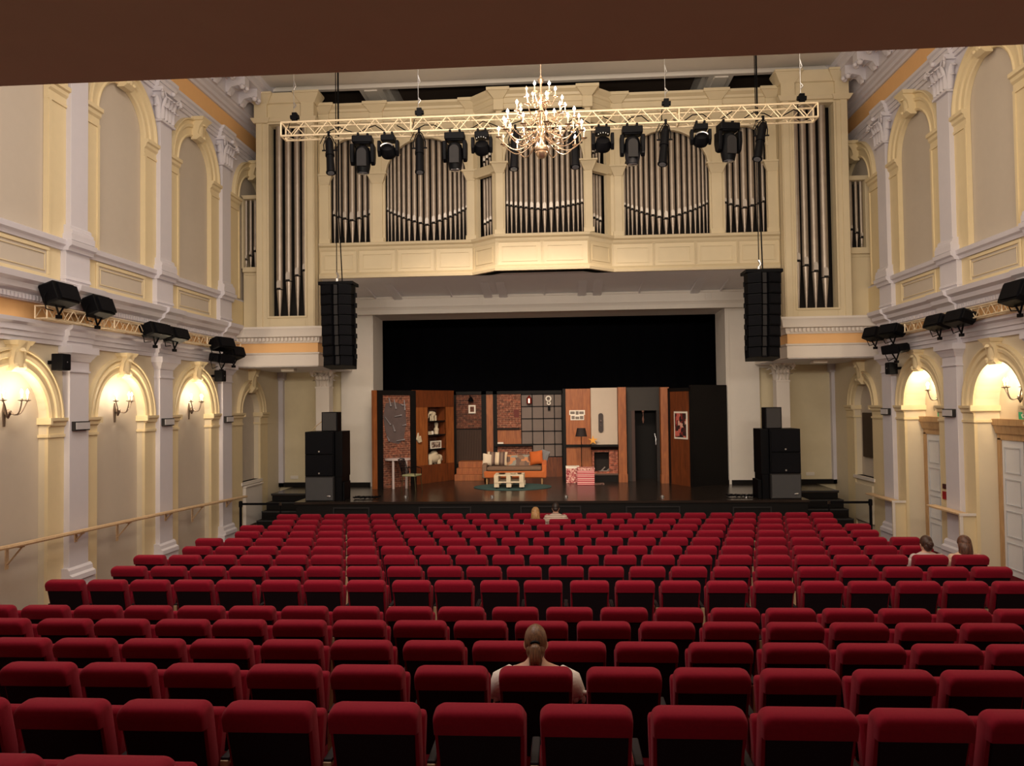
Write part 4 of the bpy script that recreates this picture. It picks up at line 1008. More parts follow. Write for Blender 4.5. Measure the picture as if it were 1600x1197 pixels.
# small things on this wall
def p3(px, py, d=0.0): x, z = P(px, py, 25.7); return f3(x, z, d)
u0, u1, z0, z1 = U(732.5, 743.5, 633, 646)
o = empty('picture_frame', p3(738, 646, .05), 0, 'small white picture frame on the dark brick panel', 'picture frame')
m = MB()
for q in ((u0, u1, z0, z0+.05), (u0, u1, z1-.05, z1), (u0, u0+.05, z0+.05, z1-.05), (u1-.05, u1, z0+.05, z1-.05)): m.fbox(f3, *q, .05, .08)
m.build('frame', M_PAPER, o, smooth=False); m = MB(); m.fbox(f3, u0+.04, u1-.04, z0+.04, z1-.04, .05, .06); m.build('picture', M_BRICKD, o, smooth=False)
o = empty('wall_lamp', p3(736.5, 624, .05), 0, 'small black wall lamp above the little white frame', 'lamp')
m = MB(); c = p3(736.5, 624, .16); m.lathe([(.09, -.07), (.1, -.05), (.05, .05), (.02, .07)], c, 14); m.build('shade', M_BLK, o)
m = MB(); m.tube([p3(734, 620, .06), p3(735, 618, .12), c+Vector((0, 0, .06))], .015); m.build('bracket', M_BLK, o)
o = empty('lantern', p3(827, 628, .1), 0, 'red hanging lantern with a glowing centre on the top left pane', 'lantern')
c = p3(827, 624, .14); m = MB(); m.lathe([(.05, -.16), (.09, -.14), (.09, .03), (.04, .09), (.015, .13)], c, 12); m.build('housing', mat('lantern_red', rgb(120, 36, 26), .5), o)
m = MB(); m.cbox(c+Vector((0, -.085, -.05)), (.05, .03, .15)); m.build('glowing_panel', mat('lantern_glow', (1, .7, .6, 1), .5, emit=(1, .55, .42), estr=1.6), o, smooth=False)
o = empty('ring_clock', p3(857, 632, .08), 0, 'white double-ring wall ornament on the third lattice pane', 'ornament')
fr_ = f3
for (px, py, r0, r1, nm) in ((857, 623, .055, .10, 'upper_ring'), (857.5, 629.8, .03, .07, 'lower_ring')):
    x, z = P(px, py, 25.7); m = MB(); m.arcband(f3, x, z, [(r0, .06), (r0, .11), (r1, .11), (r1, .06)], 24, 0, 2*pi); m.build(nm, M_PAPER, o)
x, z = P(858, 637, 25.7); m = MB(); m.fbox(f3, x-.04, x+.04, z-.09, z+.06, .05, .10); m.build('pendulum', M_BLK, o, smooth=False)
u0, u1, z0, z1 = U(778, 787, 690.8, 693.3); m = MB(); m.fbox(f3, u0, u1, z0, z1, .03, .15); tag(m.build('book', M_PAPER, smooth=False, bevel=.004), 'white book lying on the black wall shelf left', 'book')
u0, u1, z0, z1 = U(803, 811, 640, 652); m = MB(); m.fbox(f3, u0, u1, z0, z1, .05, .065); tag(m.build('small_poster', mat('poster_maroon', rgb(104, 44, 38), .7), smooth=False), 'small dark red notice on the right of the brick panel', 'poster')
# plywood steps below the slatted door
m = MB(); x0, x1 = PX(711, 24.6, 740), PX(757, 24.6, 740)
for k in range(3): m.box((x0+.03*k, 24.45+.28*k, STZ), (x1, 25.6, STZ+.19*(k+1)))
tag(m.build('scenery_steps', M_PLY, smooth=False, bevel=.006), 'three orange plywood steps under the dark slatted door', 'steps')
# 4 fireplace wall
f4 = front(24.3)
w4 = empty('scenery_flat', (PX(925, 24.3), 24.3, STZ), 0, 'orange plywood scenery wall carrying the fireplace', 'scenery flat')
def V4(a, b, ya, yb, Y=24.3): return PX(a, Y, (ya+yb)/2), PX(b, Y, (ya+yb)/2), P((a+b)/2, yb, Y)[1], P((a+b)/2, ya, Y)[1]
def B4(name, mt, rs, d0, d1, parent=w4, Y=24.3, bevel=0.0, smooth=False):
    m = MB(); f = front(Y)
    for r_ in rs:
        u0, u1, z0, z1 = V4(*r_, Y); m.fbox(f, u0, u1, max(z0, STZ), z1, d0, d1)
    return m.build(name, mt, parent, smooth=smooth, bevel=bevel)
B4('plywood_sheet', M_PLY, [(883, 926, 607.5, 760)], -.05, 0)
B4('edge_post', M_BLKWOOD, [(880, 884.5, 607.5, 760)], -.1, .03)
B4('picture_rail', M_BLKWOOD, [(884, 924, 694.5, 698.5)], 0, .06)
B4('side_panel', M_BLKWOOD, [(966, 1035, 604, 760)], -.5, -.45)
fp4 = empty('fireplace', (PX(945, 23.9), 23.9, STZ), 0, 'brick fireplace with a pale chimney breast and black curved mantel', 'fireplace')
B4('chimney_breast', mat('chimney_plaster', rgb(186, 172, 158), .75, var=.03), [(923.5, 964.5, 606, 696)], -.3, 0, fp4, 24.0)
m = MB(); u0, u1, z0, z1 = V4(924.5, 966, 695, 701, 24.0); f = front(24.0)
m.prism(Fr((0, 24.0, 0), (1, 0, 0), (0, -1, 0)), [(-.3, z0-.03), (.05, z0-.03), (.2, z1-.05), (.2, z1+.01), (-.3, z1+.01)], u0-.02, u1+.02); m.build('mantel', M_BLKWOOD, fp4, smooth=False)
u0, u1, z0, z1 = V4(925.5, 965.5, 701, 740, 24.0); hu0, hu1, hz0, hz1 = V4(928.5, 952, 706.5, 737, 24.0)
m = MB(); m.fbox(f, u0, hu0, z0, z1, -.3, 0); m.fbox(f, hu1, u1, z0, z1, -.3, 0); m.fbox(f, hu0, hu1, hz1, z1, -.3, 0); m.fbox(f, hu0, hu1, z0, hz0, -.3, 0); m.build('brick_surround', brick('pink_brick', rgb(176, 98, 76), rgb(128, 72, 58), rgb(150, 118, 102)), fp4, smooth=False)
m = MB(); m.fbox(f, hu0-.02, hu1+.02, hz0-.05, hz1+.02, -.35, -.3); m.build('firebox', M_DARK, fp4, smooth=False)
m = MB(); m.fbox(f, u0-.02, u1, STZ, z0-.04, -.3, .1); m.build('hearth', M_BLKWOOD, fp4, smooth=False)
m = MB(); m.fbox(f, u0-.04, u1, z0-.04, z0, -.3, .13); m.build('hearth_slab', mat('hearth_slab_grey', rgb(84, 66, 58), .7), fp4, smooth=False)
m = MB()
for k in range(6): a = f(hu0+.12+.06*k, z0+.03+.02*(k % 3), -.1+.02*(k % 2)); m.cyl(a, a+Vector((.16, .05*(k % 2), .07*((k+1) % 3))), .018, .02, 7)
tag(m.build('firewood', mat('pale_sticks', rgb(130, 122, 118), .8)), 'small pile of pale sticks in the fireplace opening', 'firewood')
# long mask on the chimney
u0, u1, z0, z1 = V4(935, 942.5, 645.5, 675.5, 24.0); n = 8; r = (u1-u0)/2; uc = (u0+u1)/2
pts = [(uc-r*math.cos(pi*i/n), z1-r+r*math.sin(pi*i/n)) for i in range(n+1)]+[(uc+r*math.cos(pi*i/n), z0+r-r*math.sin(pi*i/n)) for i in range(n+1)]
o = empty('wall_plaque', f(uc, z0, .0), 0, 'long dark rounded wall plaque hung on the pale chimney', 'plaque')
m = MB(); m.slab(f, pts, .005, .05); m.build('board', mat('dark_mask', rgb(44, 30, 28), .5), o, smooth=False)
m = MB(); m.ball(f(uc, (z0+z1)/2+.05, .05), (.03, .015, .04), 8, 6); m.ball(f(uc, (z0+z1)/2-.1, .05), (.022, .015, .022), 8, 6); m.build('rivet', mat('rivet_grey', rgb(84, 66, 66), .4), o)
# star on the mantel
x, z = P(926.5, 688, 23.85); m = MB(); pts = []
for k in range(10): rr = .15 if k % 2 == 0 else .055; pts.append((x+rr*math.sin(2*pi*k/10), z+rr*math.cos(2*pi*k/10)))
m.slab(front(23.85), pts, -.03, .03); tag(m.build('star_ornament', mat('star_yellow', rgb(226, 160, 60), .5), smooth=False), 'yellow star ornament standing at the mantel corner', 'ornament')
# newspaper sheets
o = empty('pinned_newspaper', (PX(902, 24.27, 650), 24.27, 3.0), 0, 'white printed newspaper sheets pinned on the plywood wall', 'newspaper')
B4('upper_sheet', M_PAPER, [(889.5, 914, 641, 648.5)], .005, .012, o); B4('lower_sheet', M_PAPER, [(891.5, 912.5, 648.5, 656.5)], .012, .02, o)
B4('printed_block', mat('newsprint_grey', rgb(120, 110, 104), .8), [(891, 898, 643, 647), (905, 912, 643, 647), (899.5, 904, 642.5, 648), (893, 898, 650, 655), (906, 911.5, 650, 655), (899, 905, 651, 655)], .02, .024, o)
# floor lamp
lx, ly = F(908, 752); ly = 23.4; lx = PX(908.5, ly, 700); zt_ = P(908, 682, ly)[1]; z_ = P(908, 669, ly)[1]
o = empty('floor_lamp', (lx, ly, STZ), 0, 'tall black floor lamp with a tapered black shade by the fireplace', 'lamp')
m = MB(); m.lathe([(.15, .0), (.15, .02), (.02, .035)], (lx, ly, STZ+.002), 20); m.build('base', M_BLK, o)
m = MB(); m.cyl((lx, ly, STZ+.03), (lx, ly, z_-.05), .012); m.build('pole', M_BLK, o)
m = MB(); m.lathe([(.178, zt_), (.125, z_)], (lx, ly, 0), 24); m.build('lamp_shade', mat('lamp_shade_black', rgb(28, 14, 14), .8), o)
# wrapped presents
M_G1 = stripes('gift_red_pattern', [rgb(190, 70, 84), rgb(228, 180, 176), rgb(170, 44, 62), rgb(214, 130, 136), rgb(232, 196, 190), rgb(160, 38, 56)], 9.0, 2)
M_G2 = patches('gift_pink_speckle', [rgb(206, 150, 140), rgb(186, 104, 104), rgb(222, 184, 172), rgb(150, 60, 66)], 26)
for (a, b, ya, yb, Y, mt, lab, rz) in ((902, 929, 731.5, 756.5, 22.9, M_G1, 'red and white patterned gift box in front of the floor lamp', 0), (884.5, 905, 729, 751, 23.5, M_G2, 'pink speckled gift box standing against the plywood wall', 0)):
    x0, x1 = PX(a, Y, (ya+yb)/2), PX(b, Y, (ya+yb)/2); z1 = P((a+b)/2, ya, Y)[1]; w_ = x1-x0
    m = MB(); m.box((x0, Y, STZ+.003), (x1, Y+w_*.8, z1)); o = tag(m.build('gift_box', mt, smooth=False, bevel=.005), lab, 'gift')
    m = MB(); m.box((x0-.005, Y-.005, z1-.06), (x1+.005, Y+w_*.8+.005, z1+.005)); m.build('lid', M_G2 if mt is M_G1 else M_PAPER, o, smooth=False)
m = MB(); x0, y0 = F(912, 757.5); m.box((x0, y0, STZ+.002), (x0+.62, y0+.4, STZ+.015)); tag(m.build('small_mat', patches('mat_check', [rgb(110, 80, 72), rgb(160, 130, 118), rgb(70, 44, 44)], 30), smooth=False), 'small chequered mat lying before the hearth', 'mat')
# 5 posts, door recess
for a, b, lab in ((965.5, 979, 'orange plywood post between fireplace and dark doorway'), (1032, 1046.5, 'orange plywood post right of the dark doorway')):
    Y = 23.7 if a < 1000 else 23.3; x0, x1 = PX(a+1, Y, 680), PX(b, Y, 680); m = MB(); m.box((x0, Y, STZ), (x1, Y+.3, P(a, 605, Y)[1])); o = tag(m.build('scenery_post', M_PLY, smooth=False), lab, 'post')
    m = MB(); m.box((x0-.015, Y-.015, STZ), (x1+.015, Y+.3, STZ+.25)); m.build('plinth', M_PLY, o, smooth=False)
Y = 24.0; dr = empty('doorway_flat', (PX(1005, Y), Y, STZ), 0, 'dark grey doorway flat with a black opening between two posts', 'scenery flat')
dx0, dx1, dz0, dz1 = V4(979, 1032.5, 605.5, 641.5, Y); f = front(Y)
m = MB(); m.fbox(f, dx0, dx1, dz0, dz1, -.05, 0); m.build('lintel_panel', mat('lintel_grey', rgb(50, 46, 44), .7), dr, smooth=False)
q0, q1, _, _ = V4(987.5, 1026.5, 641, 754, Y)
m = MB(); m.fbox(f, dx0, q0, STZ, dz0, -.3, 0); m.fbox(f, q1, dx1, STZ, dz0, -.3, 0); m.build('jamb', mat('jamb_dark', rgb(36, 28, 27), .6), dr, smooth=False)
m = MB(); m.fbox(f, q0, q1, STZ, dz0, -.9, -.86); m.build('door_void', M_DRAPE, dr, smooth=False)
m = MB(); m.fbox(f, q0, q0+.1, STZ, dz0, -.28, .01); m.build('brown_edge', mat('edge_brown', rgb(62, 40, 34), .6), dr, smooth=False)
m = MB(); x, z = P(1004.5, 643, Y); m.ball((x, Y-.02, z), .04, 8, 6); m.tube([(x, Y-.02, z-.03), (x+.01, Y-.02, z-.16)], .01); m.tube([(x, Y-.02, z-.15), (x, Y-.02, z-.25), (x, Y-.02, z-.36)], 0, 8, [.015, .035, .012])
tag(m.build('hanging_charm', mat('charm_brown', rgb(104, 72, 60), .5)), 'small brown charm hanging in the dark doorway', 'ornament')
m = MB(); u_, z_ = P(1026, 690, Y); m.tube([(u_-.06, Y-.03, z_+.25), (u_-.03, Y-.06, z_+.1), (u_-.03, Y-.06, z_-.1)], .014); m.build('door_handle', M_STEEL, dr)
# 6 plywood panel with poster, black flat
f6, L6 = flat_(1047, 755.5, 1081.5, 761)
T6 = rect(f6, 1050, 1078, 606, 700)[3]
w6 = empty('scenery_flat', f6(L6/2, STZ), 0, 'angled plywood scenery flat with the poster, right of the doorway', 'scenery flat')
m = MB(); m.fbox(f6, 0, L6, STZ, T6, -.06, 0); m.fbox(f6, 0, .10, STZ, T6, 0, .03); m.fbox(f6, L6-.04, L6, STZ, T6, 0, .03); m.fbox(f6, 0, L6, T6-.1, T6, 0, .03); m.build('frame', M_BLKWOOD, w6, smooth=False)
m = MB(); m.fbox(f6, .10, L6-.04, STZ, T6-.1, 0, .015); m.build('plywood_sheet', M_PLYD, w6, smooth=False)
u0, u1, z0, z1 = rect(f6, 1055, 1075.5, 643, 686)
o = empty('poster', f6((u0+u1)/2, z0, .02), 0, 'framed poster with a pink and black collage on the angled plywood panel', 'poster')
m = MB(); m.fbox(f6, u0, u1, z0, z1, .02, .04); m.build('white_border', M_PAPER, o, smooth=False)
m = MB(); m.fbox(f6, u0+.05, u1-.05, z0+.05, z1-.05, .04, .045); m.build('print', patches('poster_collage', [rgb(70, 22, 22), rgb(30, 12, 14), rgb(190, 96, 86), rgb(120, 36, 34), rgb(46, 20, 20), rgb(206, 160, 146)], 9), o, smooth=False)
f7, L7 = flat_(1081.5, 761, 1138.5, 757)
T7 = rect(f7, 1085, 1133, 601.5, 700)[3]
m = MB(); m.fbox(f7, 0, L7, STZ, T7, -.06, 0); m.fbox(f7, 0, .04, STZ, T7, 0, .02); tag(m.build('scenery_flat', M_BLKWOOD, smooth=False, origin=f7(L7/2, STZ)), 'plain black scenery flat at the right end of the set', 'scenery flat')
# top rail of the set
# ------------------------------------------------------------------ furniture
# sofa
sx0, sy0 = F(755, 757); sx1, sy1 = F(851, 757); sy0 = 23.1
sx0, sx1 = PX(753, sy0, 740), PX(854, sy0, 740); SW = sx1-sx0
M_SOFA = mat('orange_velvet', rgb(176, 92, 40), .8, var=.1, sheen=.2)
M_SOFAG = mat('grey_brown_tweed', rgb(112, 88, 72), .9, var=.25, scale=30)
so = empty('sofa', (sx0+SW/2, sy0+.45, STZ), 0, 'orange two-seater sofa draped with patchwork throws behind the pallet table', 'sofa')
m = MB(); m.box((sx0+.05, sy0, STZ+.2), (sx1-.05, sy0+.8, STZ+.42)); m.build('seat_base', M_SOFA, so, bevel=.04)
m = MB(); m.box((sx0+.15, sy0-.02, STZ+.42), (sx1-.15, sy0+.6, STZ+.54)); m.build('seat_cushion', M_SOFAG, so, bevel=.04)
zb_ = P(800, 711, sy0+.7)[1]; m = MB(); m.prism(Fr((0, 0, 0), (1, 0, 0), (0, 1, 0)), [(sy0+.55, STZ+.3), (sy0+.82, STZ+.3), (sy0+.95, zb_-.04), (sy0+.9, zb_), (sy0+.78, zb_), (sy0+.72, zb_-.05)], sx0+.08, sx1-.08)
m.build('backrest', patches('patchwork_throw', [rgb(120, 92, 74), rgb(150, 112, 84), rgb(96, 76, 68), rgb(176, 120, 82), rgb(130, 128, 120), rgb(108, 72, 56)], 6), so, bevel=.04)
for sg, x in ((-1, sx0), (1, sx1)):
    m = MB(); f = Fr((x, 0, 0), (0, 1, 0), (sg, 0, 0))
    m.slab(f, [(sy0, STZ+.2), (sy0+.8, STZ+.2), (sy0+.9, STZ+.78), (sy0+.7, STZ+.82), (sy0+.4, STZ+.66), (sy0+.05, STZ+.60)], -.14, .0); m.build('armrest', M_SOFA if sg > 0 else M_SOFAG, so, bevel=.03)
for x in (sx0+.14, sx1-.14):
    for y in (sy0+.08, sy0+.7): m = MB(); m.cyl((x, y, STZ), (x, y, STZ+.22), .018, .03, 10); m.build('leg', M_DFRAME, so)
def cushion(c, w_, h_, rx, ry, rz, mt, lab):
    m = MB(); N = 10; top = []; 
    def zz(a, b): return .085*max(0, (1-a**4)*(1-b**4))**.5
    for sg in (1, -1):
        g = [[Vector((w_/2*a*(1-.06*(1-abs(b))*abs(a)), sg*zz(a, b), h_/2*b*(1-.06*(1-abs(a))*abs(b)))) for a in [2*i/N-1 for i in range(N+1)]] for b in [2*j/N-1 for j in range(N+1)]]
        vs = [v for r_ in g for v in r_]
        m.add(vs, [(j*(N+1)+i, j*(N+1)+i+1, (j+1)*(N+1)+i+1, (j+1)*(N+1)+i) for j in range(N) for i in range(N)])
    o = m.build('cushion', mt, None, local=True, ang=60); o.location = c; o.rotation_euler = (rx, ry, rz); return tag(o, lab, 'cushion')
cy_ = sy0+.52; zc = STZ+.56+.2
cushion((PX(777, cy_, 728), cy_, zc), .62, .42, R(-14), R(2), 0, stripes('striped_cushion', [rgb(206, 190, 166), rgb(92, 74, 66), rgb(120, 100, 88), rgb(80, 62, 58), rgb(196, 176, 150)], 3.4, 0), 'large striped beige cushion at the left of the sofa')
cushion((PX(761.5, cy_-.1, 728), cy_-.1, zc-.02), .3, .36, R(-12), R(8), R(25), mat('white_cushion', rgb(206, 192, 172), .9), 'small white cushion in the left corner of the sofa')
cushion((PX(838, cy_-.02, 726), cy_-.02, zc+.02), .42, .42, R(-14), R(-8), R(-15), mat('orange_cushion', rgb(176, 86, 30), .85), 'plain orange cushion at the right of the sofa')
cushion((PX(850, cy_+.1, 722), cy_+.1, zc+.05), .36, .4, R(-12), R(14), R(-40), mat('grey_cushion', rgb(112, 112, 116), .9), 'grey cushion behind the orange one at the sofa end')
# rug
rx_, ry_ = F(801, 761); m = MB(); m.lathe([(1.0, 0.002), (1.0, .014), (.97, .018)], (rx_, ry_, STZ), 64, 1.14, .95)
tag(m.build('round_rug', mat('teal_rug', rgb(44, 74, 74), .95, var=.2, scale=40, bump=.3, bscale=200)), 'round dark teal rug under the pallet coffee table', 'rug')
# pallet table
tx0, ty = F(772, 765); tx1 = F(818, 765)[0]; ty += .0; TW = tx1-tx0; zt_ = P(795, 742.5, ty)[1]
o = empty('pallet_table', (tx0+TW/2, ty+.4, STZ+.018), 0, 'white coffee table made of stacked pallets on the rug', 'table')
M_PAL = mat('pallet_white', rgb(206, 192, 168), .7, var=.08, scale=12)
zt0 = STZ+.02; zt1 = zt_
m = MB()
for k in range(5): m.box((tx0, ty+.02+.165*k, zt1-.03), (tx1, ty+.14+.165*k, zt1))
m.build('table_top', M_PAL, o, smooth=False)
m = MB(); hz = (zt1-zt0-.03); zA = zt1-.03-hz*.45
for xx in (tx0, tx0+TW/2-.07, tx1-.12):
    for yy in (ty, ty+.36, ty+.7): m.box((xx, yy, zA), (xx+.12, yy+.12, zt1-.03))
for yy in (ty, ty+.36, ty+.7): m.box((tx0, yy, zA-.03), (tx1, yy+.12, zA))
m.build('block', M_PAL, o, smooth=False)
for xx in (tx0+.0, tx0+TW/2-.07, tx1-.12):
    m = MB(); m.box((xx, ty+.02, zt0+.04), (xx+.14, ty+.14, zA-.03)); m.box((xx, ty+.7, zt0+.04), (xx+.14, ty+.82, zA-.03)); m.build('leg', M_PAL, o, smooth=False)
    for yy in (ty+.08, ty+.76):
        m = MB(); m.cyl((xx+.05, yy, zt0+.025), (xx+.09, yy, zt0+.025), .025, n=12); m.build('castor', M_BLK, o)
for k, (dx, c, lab, w_) in enumerate(((.25, rgb(40, 30, 28), 'dark low dish left on the pallet table', .11), (.62, rgb(190, 180, 160), 'white saucer in the middle of the pallet table', .09), (.85, rgb(60, 40, 34), 'small brown bowl right on the pallet table', .07))):
    m = MB(); m.lathe([(w_*.6, 0), (w_, .035), (w_*.9, .035), (w_*.5, .01)], (tx0+TW*dx, ty+.3, zt1+.001), 16); tag(m.build('dish', mat('dish_%d' % k, c, .4)), lab, 'dish')
# bistro table and chair on the left
bx, by = -4.78, 22.2; bx = PX(627, by, 740); zt_ = P(620, 717, by)[1]
o = empty('bar_table', (bx-.05, by, STZ), 0, 'tall white half-round table against the brick flat', 'table')
M_WP = mat('white_lacquer', rgb(206, 190, 188), .45)
xl, xr = PX(599, by, 717), PX(639, by, 717); cxm = (xl+xr)/2
m = MB(); n = 24; r = (xr-xl)/2; m.rings([[(cxm+r*math.cos(2*pi*i/n), by+.2+r*.75*math.sin(2*pi*i/n), z) for i in range(n)] for z in (zt_-.05, zt_)]); m.build('table_top', M_WP, o, ang=40)
for px, yy in ((614.5, by-.02), (635, by+.12), (602, by+.3)):
    x = PX(px, yy, 740); m = MB(); m.cyl((x, yy, STZ), (x, yy, zt_-.05), .036, n=12); m.build('leg', M_WP, o)
cx0, cy0 = PX(642, 21.6, 750), 21.75
o = empty('armchair', (cx0, cy0, STZ), R(75), 'black metal garden armchair with a pale green seat by the white table', 'chair')
M_GS = mat('pale_green_seat', rgb(150, 150, 112), .8)
m = MB(); m.cbox((0, 0, .44), (.44, .42, .05)); m.build('seat', M_GS, o, local=True, bevel=.015)
for x in (-.19, .19):
    for y in (-.18, .18): m = MB(); m.tube([(x, y, .43), (x*1.15, y*1.25, 0)], .012, 6); m.build('leg', mat('olive_metal', rgb(70, 62, 34), .4, .5), o, local=True)
    m = MB(); m.tube([(x*1.1, .2, .42), (x*1.2, .22, .66), (x*1.2, -.02, .67), (x*1.15, -.2, .62), (x*1.1, -.2, .44)], .012, 6); m.build('arm', M_BLK, o, local=True)
m = MB()
for k in range(7): x = -.2+.4*k/6; m.tube([(x*.95, .2, .44), (x, .26, .68), (x*.9, .33, .88)], .013, 5)
m.tube([(-.2, .33, .88), (0, .35, .91), (.2, .33, .88)], .014, 6); m.build('backrest', M_BLK, o, local=True)
# footlights
for i, px in enumerate((634, 769, 884.5, 1035, 1166)):
    x, y = F(px, 777.0); m = MB(); m.lathe([(.05, 0), (.05, .03), (.03, .05), (0, .055)], (x, y, STZ+.002), 12)
    tag(m.build('floor_socket', M_STEEL), 'small round metal fitting near the stage edge, %s from the left' % ORD[i], 'fitting', 'metal fittings along the stage edge')
# ------------------------------------------------------------------ lighting truss over the stalls
def truss_run(name, A, B, s, label, bays, parentmat=M_TRUSS, r=.022, cat='truss'):
    """four-chord box truss from A to B, side s"""
    A = Vector(A); B = Vector(B); t = (B-A).normalized(); L = (B-A).length; z = Vector((0, 0, 1)); n = t.cross(z).normalized()
    o = empty(name, (A+B)/2, 0, label, cat)
    cs = [n*(-s/2)+z*(s/2), n*(s/2)+z*(s/2), n*(s/2)-z*(s/2), n*(-s/2)-z*(s/2)]
    for c in cs: m = MB(); m.cyl(A+c, B+c, r, n=8); m.build('chord', parentmat, o)
    for k in range(4):
        c0, c1 = cs[k], cs[(k+1) % 4]; m = MB(); step = L/bays
        for i in range(bays):
            a = A+t*(step*i); b = A+t*(step*(i+.5)); c = A+t*(step*(i+1))
            rb = r*(.5 if k in (1, 3) else .36); m.cyl(a+c0, b+c1, rb, n=6); m.cyl(b+c1, c+c0, rb, n=6)
        m.build('lattice_bracing', parentmat, o)
    for e in (A, A+t*L/4, A+t*L/2, A+t*L*3/4, B):
        m = MB(); 
        for k in range(4): m.cyl(e+cs[k], e+cs[(k+1) % 4], r*.8, n=8)
        m.build('end_frame', parentmat, o)
    return o
YTR = 15.8
ta = P(439, 202, YTR); tb = P(1278, 171.5, YTR)
truss = truss_run('lighting_truss', (ta[0], YTR+.14, ta[1]), (tb[0], YTR+.14, ta[1]), .29, 'long cream box truss hung across the hall in front of the organ', 22)
ZT = ta[1]; ZL = ZT-.145
m = MB()
for k in range(7):
    x0 = ta[0]+1.0+k*1.45; m.tube([(x0+i*.2, YTR+.14+.05*math.sin(i*2+k), ZT-.02+.09*math.sin(i*1.7+k*2)) for i in range(7)], .012, 5)
m.build('cable', M_BLK, truss)
for i, px in enumerate((457, 653.5, 1043, 1257)):
    x = PX(px, YTR, 190); o = empty('chain_hoist', (x, YTR+.14, ZT+.2), 0, 'small chain hoist above the cream truss, %s from the left' % ORD[i], 'hoist', 'chain hoists on the truss')
    m = MB(); m.cbox((x, YTR+.14, ZT+.30), (.10, .10, .18)); m.cyl((x-.09, YTR+.14, ZT+.3), (x+.09, YTR+.14, ZT+.3), .05, n=12); m.build('motor', M_BLK, o, ang=30)
    m = MB(); m.cyl((x-.02, YTR+.14, ZT+.39), (x-.02, YTR+.14, 12.298), .007, n=6); m.tube([(x-.02, YTR+.14, ZT+.5), (x+.03, YTR+.14, ZT+.56), (x-.02, YTR+.14, ZT+.62)], .016); m.tube([(x-.02, YTR+.14, ZT+.9), (x+.02, YTR+.14, ZT+.97), (x-.02, YTR+.14, ZT+1.1)], .014)
    m.build('lifting_chain', M_STEEL, o)
    m = MB(); m.tube([(x, YTR+.14, ZT+.22), (x-.1, YTR+.1, ZT+.15), (x-.12, YTR+.0, ZT-.1)], .01); m.build('sling', M_BLK, o)
# fixtures ---------------------------------------------------
M_LENS = mat('lens_glass', (.35, .36, .4, 1), .05, .6)
def clamp(o, x, y, zz):
    m = MB(); m.cbox((x, y, zz-.02), (.05, .07, .09)); m.cyl((x, y, zz-.14), (x, y, zz-.02), .014); m.build('clamp', M_BLK, o, ang=30)
def moving_head(px, pyt, pyb, rz, label, tilt=0):
    x = PX(px, YTR, 230); h = P(px, pyt, YTR)[1]-P(px, pyb, YTR)[1]; zt_ = ZL-.08; s = h/.80
    o = empty('moving_head_light', (x, YTR, zt_), R(rz), label, 'stage light', None)
    m = MB(); m.cbox((0, 0, -.08*s), (.42*s, .28*s, .15*s)); m.cbox((0, 0, -.16*s), (.34*s, .24*s, .04*s)); m.build('base_box', M_BLK, o, local=True, bevel=.03)
    for sx in (-1, 1): m = MB(); m.cbox((sx*.10, 0, .03), (.05, .06, .12)); m.build('clamp', M_BLK, o, local=True, bevel=.01)
    for sx in (-1, 1):
        m = MB(); f = Fr((sx*.21*s, 0, 0), (0, 1, 0), (sx, 0, 0))
        m.slab(f, [(-.13*s, -.18*s), (.13*s, -.18*s), (.14*s, -.40*s), (.09*s, -.56*s), (0, -.62*s), (-.09*s, -.56*s), (-.14*s, -.40*s)], -.04*s, .045*s); m.build('yoke_arm', M_BLK, o, local=True, bevel=.02)
    hd = MB(); hd.lathe([(.09*s, .26*s), (.14*s, .22*s), (.165*s, .10*s), (.165*s, -.06*s), (.15*s, -.18*s), (.13*s, -.27*s), (.125*s, -.30*s)], (0, 0, 0), 20, 1, 1.1)
    hh = hd.build('lamp_head', M_BLK, o, local=True, bevel=0); hh.location = (0, 0, -.47*s); hh.rotation_euler = (R(tilt), 0, 0)
    m = MB(); m.lathe([(.105*s, -.302*s), (.11*s, -.312*s), (.08*s, -.32*s), (0, -.325*s)], (0, 0, 0), 20); l = m.build('lens', M_LENS, hh, local=True)
    m = MB(); m.slab(Fr((0, -.18*s, 0), (1, 0, 0), (0, -1, 0)), [(-.1*s, -.2*s)]+[(-.1*s*math.cos(pi*i/10), .08*s+.1*s*math.sin(pi*i/10)) for i in range(11)]+[(.1*s, -.2*s)], -.03, .012); m.build('cover_panel', M_GREY, hh, local=True, smooth=False, bevel=.006)
    return o
